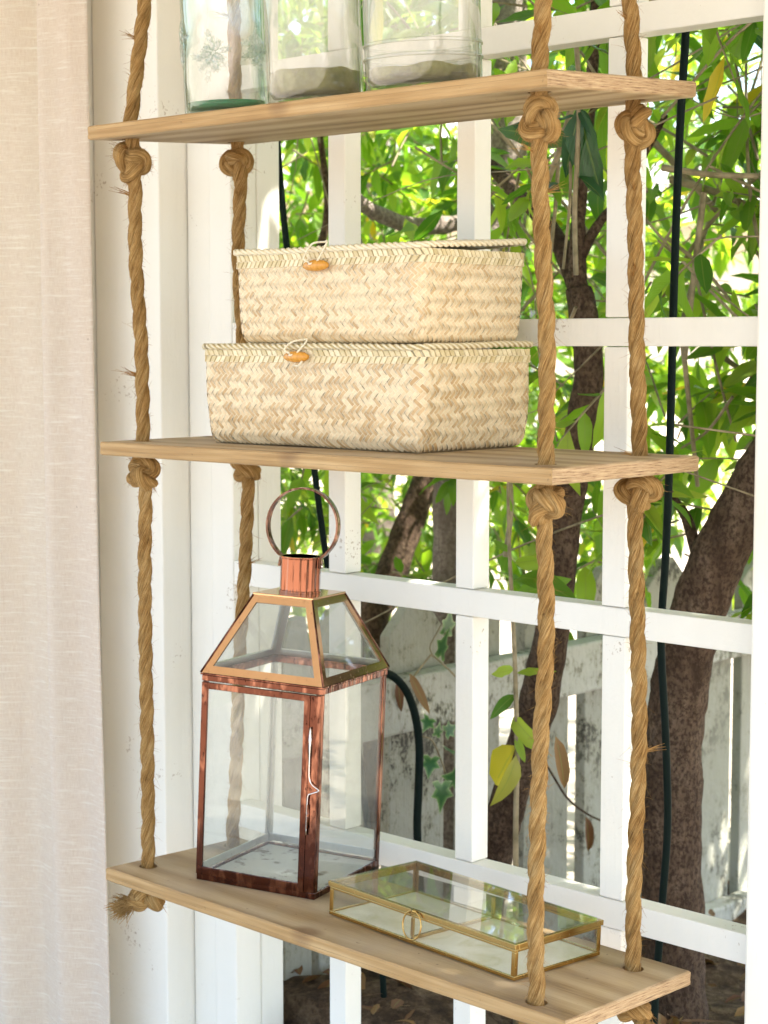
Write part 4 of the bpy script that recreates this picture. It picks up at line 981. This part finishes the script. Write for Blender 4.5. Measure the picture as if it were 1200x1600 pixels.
class Crown:
    """collects leaves and twigs of one tree; the biggest in view become leaf objects, the rest one mass"""
    def __init__(s): s.leaves = []; s.tw = MB()
    def cluster(s, p, d, n, lmin, lmax, matk=None, tw=.14):
        d = d.normalized(); L = tw * random.uniform(.7, 1.2); side = Vector((random.uniform(-1, 1), random.uniform(-1, 1), random.uniform(-.6, .2))) * .3
        pts = [p + d * (L * t) + side * (L * t * t) for t in (0, .35, .7, 1)]
        s.tw.tube(pts, [.0026, .0022, .0018, .001], 4, False)
        a = random.uniform(0, 6.28)
        for i in range(n):
            t = .25 + .75 * (i + .5) / n; q = p + d * (L * t) + side * (L * t * t); a += 2.4 + random.uniform(-.3, .3)
            o1 = d.orthogonal().normalized(); rd = o1 * math.cos(a) + d.cross(o1) * math.sin(a)
            ld = rd * (1.0 - .45 * t) + d * (.35 + .7 * t) + Vector((0, 0, -random.uniform(.05, .6)))
            s.leaves.append((q, frame_from(ld, Vector((0, 0, 1)), random.gauss(0, .45)), random.uniform(lmin, lmax) * (.75 + .25 * math.sin(PI * t)), random.randrange(8), random.random()))
    def twig(s, pts, r0, r1, n=6):
        P = spline(pts, 6); N = len(P); s.tw.tube(P, [r0 + (r1 - r0) * i / (N - 1) for i in range(N)], n, False)
    def stems(s, n, lo, hi, L0=.5, L1=1.4):
        for q in range(n):
            a_ = rv(lo, hi); L = random.uniform(L0, L1); d = Vector((random.gauss(0, .5), abs(random.gauss(0, .25)) + .08, random.choice((1, 1, -.2)) * random.uniform(.4, 1))).normalized()
            w_ = lambda k_: Vector((random.gauss(0, k_), random.gauss(0, k_), random.gauss(0, k_)))
            r_ = random.choice((.0016, .002, .003, .0045)); s.twig([a_, a_ + d * L * .3 + w_(.03), a_ + d * L * .65 + w_(.06), a_ + d * L + w_(.08)], r_, r_ * .5, 5)
    def finish(s, root, off, matk='leaf', nobj=250, name='crown'):
        sc = []
        for i, (q, R_, L, v, tn) in enumerate(s.leaves):
            c = q + R_ @ Vector((L / 2, 0, 0)); x, y, t = project(c)
            sc.append((L / t if (t > .5 and 340 < x < 1200 and -20 < y < 1560 and q.y > .4) else 0, i))
        sc.sort(reverse=True); own = set(i for v_, i in sc[:nobj] if v_ > 0)
        b = MB(); offv = Vector(off)
        for i, (q, R_, L, v, tn) in enumerate(s.leaves):
            if i in own:
                Mx = Matrix.Translation(q - offv) @ R_.to_4x4() @ Matrix.Diagonal((L, L, L, 1))
                link_copy('leaf', leaf_data(v, matk), root, Mx)
            else:
                base = len(b.v); A = np.array(R_) * L; vv = LV_NP[v] @ A.T + np.array(q); b.v.extend(map(tuple, vv.tolist()))
                tn_ = max(tn, .001)
                for f, u in zip(LEAFV[v].f, LEAFV[v].uv): b.f.append(tuple(base + k_ for k_ in f)); b.uv.append(u); b.mi.append(0); b.tint.append(tn_)
        b.has_uv = True
        if b.f: b.build(name, M[matk], root, smooth=True, kind='stuff', off=off)
        if s.tw.f: s.tw.build('twigs', M['stem'], root, smooth=True, kind='stuff', off=off)

def limb(b, pts, r0, r1, n=14, per=9, jit=.0, seed=0):
    P = spline(pts, per); N = len(P); base = len(b.v)
    rr = [(r0 + (r1 - r0) * i / (N - 1)) * (1 + .10 * mnoise.noise((i * .35, seed, 0))) for i in range(N)]
    b.tube(P, rr, n, True)
    for i in range(base, len(b.v)):
        p = Vector(b.v[i]); k_ = .10 * r0 * mnoise.noise(p * 22) + .05 * r0 * mnoise.noise(p * 60); c = P[min((i - base) // n, N - 1)]
        b.v[i] = tuple(p + (p - c).normalized() * k_)
    return P
def rv(lo, hi): return Vector((random.uniform(lo[0], hi[0]), random.uniform(lo[1], hi[1]), random.uniform(lo[2], hi[2])))

# leaning brown tree beside the side post
bx = [at_y(1058, 1640, .98), at_y(1052, 1500, .98), at_y(1050, 1300, .97), at_y(1056, 1130, .96), at_y(1078, 1000, .96), at_y(1118, 880, .98), at_y(1175, 770, 1.0), at_y(1240, 640, 1.02), at_y(1290, 450, 1.05), at_y(1330, 200, 1.1), at_y(1380, -150, 1.2)]
TB = bx[0].copy(); root = empty('leaning_tree', loc=TB); tag(root, 'leaning dark brown tree trunk standing against the picket fence', 'tree', 'garden trees')
b = MB(); P1 = limb(b, bx, .056, .036, 18, 9, seed=2); br1 = limb(b, [at_y(1090, 868, .98), at_y(1068, 800, 1.0), at_y(1030, 760, 1.03), at_y(1000, 700, 1.08)], .011, .005, 8, seed=3)
b.build('trunk', M['bark'], root, smooth=True, off=TB)
cr = Crown()
b2 = MB()
limb(b2, [P1[-25], P1[-25] + Vector((.2, .2, .35)), P1[-25] + Vector((.5, .5, .8)), P1[-25] + Vector((.8, .9, 1.1))], .03, .010, 8)
limb(b2, [P1[-12], P1[-12] + Vector((-.2, .2, .35)), P1[-12] + Vector((-.6, .4, .8)), P1[-12] + Vector((-1.1, .6, 1.0))], .03, .010, 8)
limb(b2, [P1[-1], P1[-1] + Vector((.1, .1, .4)), P1[-1] + Vector((.3, .5, .9))], .036, .012, 8)
b2.build('branch', M['bark'], root, smooth=True, off=TB)
for q in range(820): p = rv((-.95, 1.1, -.30), (1.1, 2.6, 1.35)); cr.cluster(p, Vector((random.gauss(0, .7), random.gauss(-.4, .6), random.gauss(.1, .5))), random.randint(6, 9), .06, .125)
for q in range(1000): p = rv((-.3, .72, 1.32), (1.6, 3.0, 1.95)); cr.cluster(p, Vector((random.gauss(0, .7), random.gauss(-.2, .6), random.gauss(.1, .5))), random.randint(7, 10), .11, .16)  # unseen leaf canopy added overhead to shade the lattice, shelf and fence
for q in range(10):
    a_ = rv((-.6, 1.0, -.1), (.6, 1.5, .9)); cr.twig([a_, a_ + Vector((random.uniform(-.3, .3), .1, .25)), a_ + Vector((random.uniform(-.5, .5), .3, .5))], .004, .002)
for (A_, B_, r_) in (((1035, 262), (1185, 275), .006), ((1048, 280), (1185, 328), .008), ((1040, 370), (1150, 480), .004), ((1010, 210), (1120, 330), .007), ((1100, 300), (1070, 560), .006), ((1110, 540), (1180, 590), .006), ((1085, 420), (1150, 690), .003), ((1145, 620), (1065, 700), .003), ((1065, 520), (1090, 760), .005)):
    Y_ = random.uniform(.85, 1.2); cr.twig([at_y(*A_, Y_), at_y((A_[0] + B_[0]) / 2, (A_[1] + B_[1]) / 2 + random.uniform(-10, 14), Y_ + .02), at_y(*B_, Y_ + .05)], r_, r_ * .75)
cr.stems(60, (-.8, .85, -.2), (.9, 1.5, .9))
cr.finish(root, TB, 'leaf', 290)

# thin forked tree close behind the lattice
tx = [at_y(745, 1480, 1.0), at_y(770, 1340, .98), at_y(800, 1230, .95), at_y(842, 1090, .92), at_y(866, 960, .9), at_y(884, 800, .9), at_y(905, 680, .9), at_y(920, 570, .9), at_y(905, 450, .9)]
TB = tx[0].copy(); root = empty('forked_tree', loc=TB); tag(root, 'slim forked brown tree growing beside the tall stack of baskets and ropes', 'tree', 'garden trees')
b = MB(); limb(b, tx, .040, .023, 16, 9, seed=5)
limb(b, [at_y(905, 455, .9), at_y(882, 395, .92), at_y(850, 345, .95), at_y(806, 300, 1.0), at_y(760, 250, 1.05)], .019, .013, 10, seed=6)
limb(b, [at_y(905, 460, .9), at_y(902, 390, .9), at_y(905, 320, .92), at_y(918, 200, .95), at_y(930, 40, 1.0), at_y(935, -120, 1.05)], .016, .009, 10, seed=7)
limb(b, [at_y(908, 400, .9), at_y(935, 350, .93), at_y(975, 300, 1.0), at_y(1040, 180, 1.1)], .010, .005, 8, seed=8)
b.build('trunk', M['bark'], root, smooth=True, off=TB)
cr = Crown()
for q in range(110): p = rv((-1.1, .72, -.18), (.1, 1.5, .9)); cr.cluster(p, Vector((random.gauss(0, .6), random.gauss(-.3, .5), random.gauss(.0, .5))), random.randint(5, 8), .07, .12)
for q in range(60): p = rv((-1.0, .6, .55), (.1, 1.5, 1.6)); cr.cluster(p, Vector((random.gauss(0, .6), random.gauss(-.3, .5), random.gauss(.0, .5))), random.randint(5, 8), .07, .12)
for (A_, B_, r_) in (((872, 140), (858, 420), .004), ((890, 190), (880, 420), .003), ((905, 110), (850, 300), .006), ((780, 200), (840, 300), .003), ((900, 480), (850, 560), .003), ((790, 870), (795, 720), .005)):
    Y_ = random.uniform(.6, .8); cr.twig([at_y(*A_, Y_), at_y((A_[0] + B_[0]) / 2 + 6, (A_[1] + B_[1]) / 2, Y_ + .02), at_y(*B_, Y_ + .05)], r_, r_ * .75)
cr.stems(22, (-1.0, .65, -.1), (-.1, 1.0, .7))
cr.finish(root, TB, 'leaf', 280)

# trees beyond the fence
def far_tree(name, label, trunk, r0, r1, limbs, vols, nobj, mat='bark_grey', lm='leaf'):
    TB = trunk[0].copy(); root = empty(name, loc=TB); tag(root, label, 'tree', 'garden trees')
    b = MB(); limb(b, trunk, r0, r1, 14, 8, seed=r0 * 100)
    for (pts, ra, rb) in limbs: limb(b, pts, ra, rb, 10, 8, seed=ra * 300)
    b.build('trunk', M[mat], root, smooth=True, off=TB); cr = Crown()
    for (n, lo, hi, l0, l1) in vols:
        for q in range(n): cr.cluster(rv(lo, hi), Vector((random.gauss(.2, .6), random.gauss(-.3, .6), random.gauss(.0, .5))), random.randint(6, 9), l0, l1)
    cr.stems(25, vols[0][1], vols[0][2]); cr.finish(root, TB, lm, nobj)
fx = lambda x, y, X: at_x(x, y, X)
far_tree('grey_tree', 'grey barked tree rising straight behind the fence rail',
         [Vector((fx(700, 1330, -1.35).x, fx(700, 1330, -1.35).y, GZ))] + [fx(x, y, -1.35) for x, y in ((700, 1200), (698, 1040), (702, 880), (706, 720), (722, 560), (752, 440), (784, 330), (790, 180), (788, 20), (790, -150))], .036, .040,
         [([fx(x, y, -1.37) for x, y in ((792, 315), (745, 340), (690, 352), (640, 352), (600, 338), (570, 322), (540, 300))], .020, .015),
          ([fx(x, y, -1.37) for x, y in ((812, 400), (815, 250), (815, 100), (818, -100))], .013, .011)],
         [(720, (-2.4, 1.1, -.5), (-1.15, 2.6, 1.5), .055, .11)], 160)
far_tree('slanting_tree', 'brown tree slanting up to the right beyond the fence behind the lantern',
         [Vector((fx(560, 1200, -1.6).x, fx(560, 1200, -1.6).y, GZ))] + [fx(x, y, -1.6) for x, y in ((578, 1010), (600, 930), (632, 840), (668, 745), (720, 620), (760, 500), (800, 300))], .040, .028,
         [([fx(x, y, -1.62) for x, y in ((500, 390), (512, 330), (505, 250), (490, 150))], .010, .006)],
         [(760, (-3.4, .9, -.6), (-1.7, 3.2, 1.5), .055, .11)], 120, 'bark')
far_tree('broad_tree', 'broad leafy tree filling the back of the garden', [Vector((-3.6, 3.4, GZ)), Vector((-3.55, 3.4, -.4)), Vector((-3.5, 3.3, .4)), Vector((-3.3, 3.2, 1.4))], .09, .05,
         [], [(650, (-4.6, 1.5, -.7), (-2.6, 5.2, 2.2), .08, .12), (620, (-2.4, 2.8, -.35), (.8, 4.6, 1.9), .06, .11)], 20)

# ------------------------------------------------------------------ ivy, seedling, dry leaves at the fence
def ivy_mesh():
    b = MB(); lob = [(0, -.02), (.18, -.16), (.46, -.10), (.30, .12), (.52, .40), (.26, .46), (.16, .62), (0, 1.0)]
    out_ = [(x, y) for x, y in lob] + [(-x, y) for x, y in lob[-2:0:-1]]
    c = b.vert((.30, 0, .02)); ids = [b.vert((y, x, .10 * abs(x) - .12 * y * y)) for x, y in out_]
    mid = [b.vert((.30 + (y - .30) * .72, x * .72, .05 * abs(x) - .08 * y * y + .012)) for x, y in out_]
    n = len(ids)
    for i in range(n):
        j = (i + 1) % n; b.face((c, mid[i], mid[j]), ((0, 0), (.72, 0), (.72, 0))); b.face((mid[i], ids[i], ids[j], mid[j]), ((.72, 0), (1, 0), (1, 0), (.72, 0)))
    return b
io = ivy_mesh().build('ivy_leaf', M['ivy'], None, smooth=True); IVY = io.data; bpy.data.objects.remove(io)
iv = [(672, 1195, 40, -2.0), (690, 1240, 40, -1.7), (700, 1170, 34, -.6), (707, 1215, 36, 2.9), (684, 1142, 30, 1.2), (700, 975, 36, 1.3), (692, 1010, 40, 1.45), (703, 1140, 26, .3), (668, 1130, 24, -2.4)]
TB = at_x(690, 1160, FX + .02); root = empty('ivy_vine', loc=TB); tag(root, 'variegated ivy sprig trailing over the fence rail', 'ivy')
b = MB(); b.tube(spline([at_x(x, y, FX + .012) for x, y in ((640, 1065), (668, 1030), (676, 1025), (700, 1045), (716, 1062))], 6), .0018, 6); b.tube(spline([at_x(x, y, FX + .02) for x, y in ((660, 1150), (676, 1158), (690, 1190), (698, 1215), (705, 1240))], 6), .0016, 6)
b.tube(spline([at_x(x, y, FX + .012) for x, y in ((676, 1025), (672, 1010), (682, 990), (690, 975))], 6), .0012, 6)
b.build('stem', M['stem'], root, smooth=True, off=TB)
for (x, y, s, an) in iv:
    p = at_x(x, y, FX + .028) - TB; sz = s * 3.3 / F_PX * random.uniform(.75, 1.3)
    d = Vector((.15, math.cos(an), math.sin(an))); Rm = frame_from(d, Vector((1, -.5, .2)), random.gauss(0, .75))
    link_copy('ivy_leaf', IVY, root, Matrix.Translation(p - Rm @ Vector((sz * .3, 0, 0))) @ Rm.to_4x4() @ Matrix.Diagonal((sz, sz, sz, 1)))
# upright seedling with glossy leaves between lattice and fence
TB = at_y(808, 1300, .72); TB = Vector((TB.x, TB.y, -1.02)); root = empty('leafy_seedling', loc=TB); tag(root, 'thin upright leafy seedling growing close behind the front right rope', 'plant')
st = [TB, at_y(806, 1300, .71), at_y(808, 1180, .70), at_y(805, 1050, .69), at_y(800, 940, .69), at_y(796, 860, .68), at_y(794, 780, .68), at_y(795, 700, .68)]
b = MB(); P_ = spline(st, 8); b.tube(P_, [.0052 - .003 * i / len(P_) for i in range(len(P_))], 8); b.build('stem', M['stem'], root, smooth=True, off=TB)
sl_ = [(805, 880, 860, 872), (805, 905, 872, 880), (806, 930, 890, 905), (804, 1045, 776, 1055), (806, 1052, 868, 1045), (804, 1085, 770, 1112), (806, 1150, 820, 1190), (806, 1180, 790, 1268), (806, 1165, 772, 1225), (803, 960, 776, 968), (802, 1120, 842, 1175), (800, 800, 780, 760), (798, 740, 830, 700), (798, 860, 772, 850)]
for i, (xa, ya, xb_, yb_) in enumerate(sl_):
    A_ = at_y(xa, ya, .695); B_ = at_y(xb_, yb_, .695 + random.uniform(-.05, .05)); d = B_ - A_; L = d.length * 1.03
    Rm = frame_from(d, Vector((.5, -.7, .5)), random.gauss(0, .5)); link_copy('leaf', leaf_data(i % 8, 'leaf_yellow' if i == 7 else 'leaf'), root, Matrix.Translation(A_ - TB) @ Rm.to_4x4() @ Matrix.Diagonal((L, L * (1.15 if i == 7 else 1), L, 1)))
# glossy dark leaf spray behind the upper right opening
TB = at_y(905, 120, .62); root = empty('glossy_sprig', loc=at_y(905, 430, .62)); TB = root.location.copy(); tag(root, 'sprig of large glossy dark green leaves by the right hand rope knots', 'plant')
b = MB(); b.tube(spline([at_y(x, y, .62) for x, y in ((900, 430), (898, 330), (902, 250), (905, 150), (900, 60))], 8), .004, 8); b.build('stem', M['stem'], root, smooth=True, off=TB)
for i, (xa, ya, xb_, yb_) in enumerate([(903, 165, 938, 305), (905, 170, 920, 195), (900, 275, 948, 300), (902, 180, 838, 205), (898, 225, 775, 195), (900, 110, 852, 108), (902, 60, 955, 95), (800, 195, 855, 208), (870, 60, 850, 10), (905, 175, 880, 265), (875, 300, 830, 280)]):
    A_ = at_y(xa, ya, .62); B_ = at_y(xb_, yb_, .62 + random.uniform(-.06, .03)); d = B_ - A_; L = max(d.length * 1.05, .05)
    Rm = frame_from(d, Vector((.6, -.6, .4)), random.gauss(0, .5)); link_copy('leaf', leaf_data(i % 8, 'leaf_dark'), root, Matrix.Translation(A_ - TB) @ Rm.to_4x4() @ Matrix.Diagonal((L, L * .95, L, 1)))
def dry(px_, py_, X, sz, dirn, label, Y=None):
    p = at_x(px_, py_, X) if Y is None else at_y(px_, py_, Y); Rm = frame_from(Vector(dirn), Vector((.6, -.6, .5)), random.uniform(-.4, .4))
    o = link_copy('dry_leaf', leaf_data(random.randrange(8), 'leaf_dry'), None, Matrix.Translation(p) @ Rm.to_4x4() @ Matrix.Diagonal((sz, sz * .7, sz, 1))); tag(o, label, 'leaf', 'dry leaves caught on the fence')
dry(640, 1052, FX + .012, .085, (.3, .35, -1), 'curled brown dry leaf caught under ivy on the fence rail')
dry(622, 1062, FX + .010, .06, (.3, -.2, -1), 'small brown dry leaf beside the arching hose')
dry(404, 1450, 0, .075, (.0, .25, -1), 'flat tan dry leaf hanging below the bottom board by the corner post', .50)
dry(868, 1150, FX + .02, .10, (.2, .15, -1), 'long shrivelled dark leaf hanging behind the front right rope', .74)
dry(915, 1275, FX + .02, .09, (.1, .2, -1), 'thin curled brown leaf dangling from the black twig')
b = MB(); tp = spline([at_x(x, y, FX + .03) for x, y in ((800, 1130), (850, 1190), (885, 1245), (915, 1270), (945, 1285))], 8); b.tube(tp, .0024, 6)
o = b.build('bare_twig', M['bark'], None, smooth=True, off=tp[0]); o.location = tp[0]; tag(o, 'thin black bare twig crossing in front of the pickets', 'twig')
# leaf litter on the bed
lt = MB()
for q in range(900):
    x, y = random.uniform(-1.1, 1.0), random.uniform(.5, 2.2); v = random.randrange(8); s = random.uniform(.03, .075)
    Rm = frame_from(Vector((random.uniform(-1, 1), random.uniform(-1, 1), random.uniform(-.3, .3))), Vector((0, 0, 1)), random.uniform(-.6, .6))
    base = len(lt.v); vv = LV_NP[v] @ (np.array(Rm) * s).T + np.array((x, y, bed_z(x, y) + .012)); lt.v.extend(map(tuple, vv.tolist())); tn = random.random()
    for f, u in zip(LEAFV[v].f, LEAFV[v].uv): lt.face([base + z for z in f], u, 0, tn)
o = lt.build('leaf_litter', M['leaf_dry'], None, smooth=True); tag(o, 'brown leaf litter covering the soil under the lattice', 'litter', None, 'stuff')

# ------------------------------------------------------------------ neighbouring house far behind
HX = -7.0
root = empty('neighbour_house', loc=(HX, 8, GZ)); tag(root, 'low cream stucco house with grey eaves beyond the trees', 'house'); HO = (HX, 8, GZ)
b = MB(); b.box((HX - 6, 1.2, GZ), (HX, 17, 1.12)); b.build('wall', M['stucco'], root, off=HO)
b = MB()
for (p) in ((HX + .55, 1.0, 1.10), (HX + .55, 17.4, 1.10), (HX - 3.2, 17.4, 2.35), (HX - 3.2, 1.0, 2.35), (HX - 6.6, 1.0, 1.10), (HX - 6.6, 17.4, 1.10)): b.vert(p)
for (p) in ((HX + .55, 1.0, 1.22), (HX + .55, 17.4, 1.22), (HX - 3.2, 17.4, 2.47), (HX - 3.2, 1.0, 2.47), (HX - 6.6, 1.0, 1.22), (HX - 6.6, 17.4, 1.22)): b.vert(p)
for f in ((0, 3, 2, 1), (3, 4, 5, 2), (6, 7, 8, 9), (9, 8, 11, 10), (0, 1, 7, 6), (5, 4, 10, 11), (0, 6, 9, 3), (3, 9, 10, 4), (1, 2, 8, 7), (2, 5, 11, 8)): b.face(f)
rf = b.build('roof', M['shingle'], root, off=HO)
b = MB(); b.box((HX + .56, 1.0, 1.03), (HX + .60, 17.4, 1.20)); b.build('fascia', M['eave'], rf, off=HO)
for y0 in (3.4, 7.4, 11.6):
    b = MB(); b.box((HX + .01, y0, -.45), (HX + .05, y0 + 1.3, .7)); f_ = b.build('window', M['eave'], root, off=HO)
    for q in (0, 1):
        b = MB(); b.box((HX + .052, y0 + .07 + q * .6, -.38), (HX + .06, y0 + .60 + q * .6, .63)); b.build('pane', M['winglass'], f_, off=HO)
print('objects', len(bpy.data.objects))
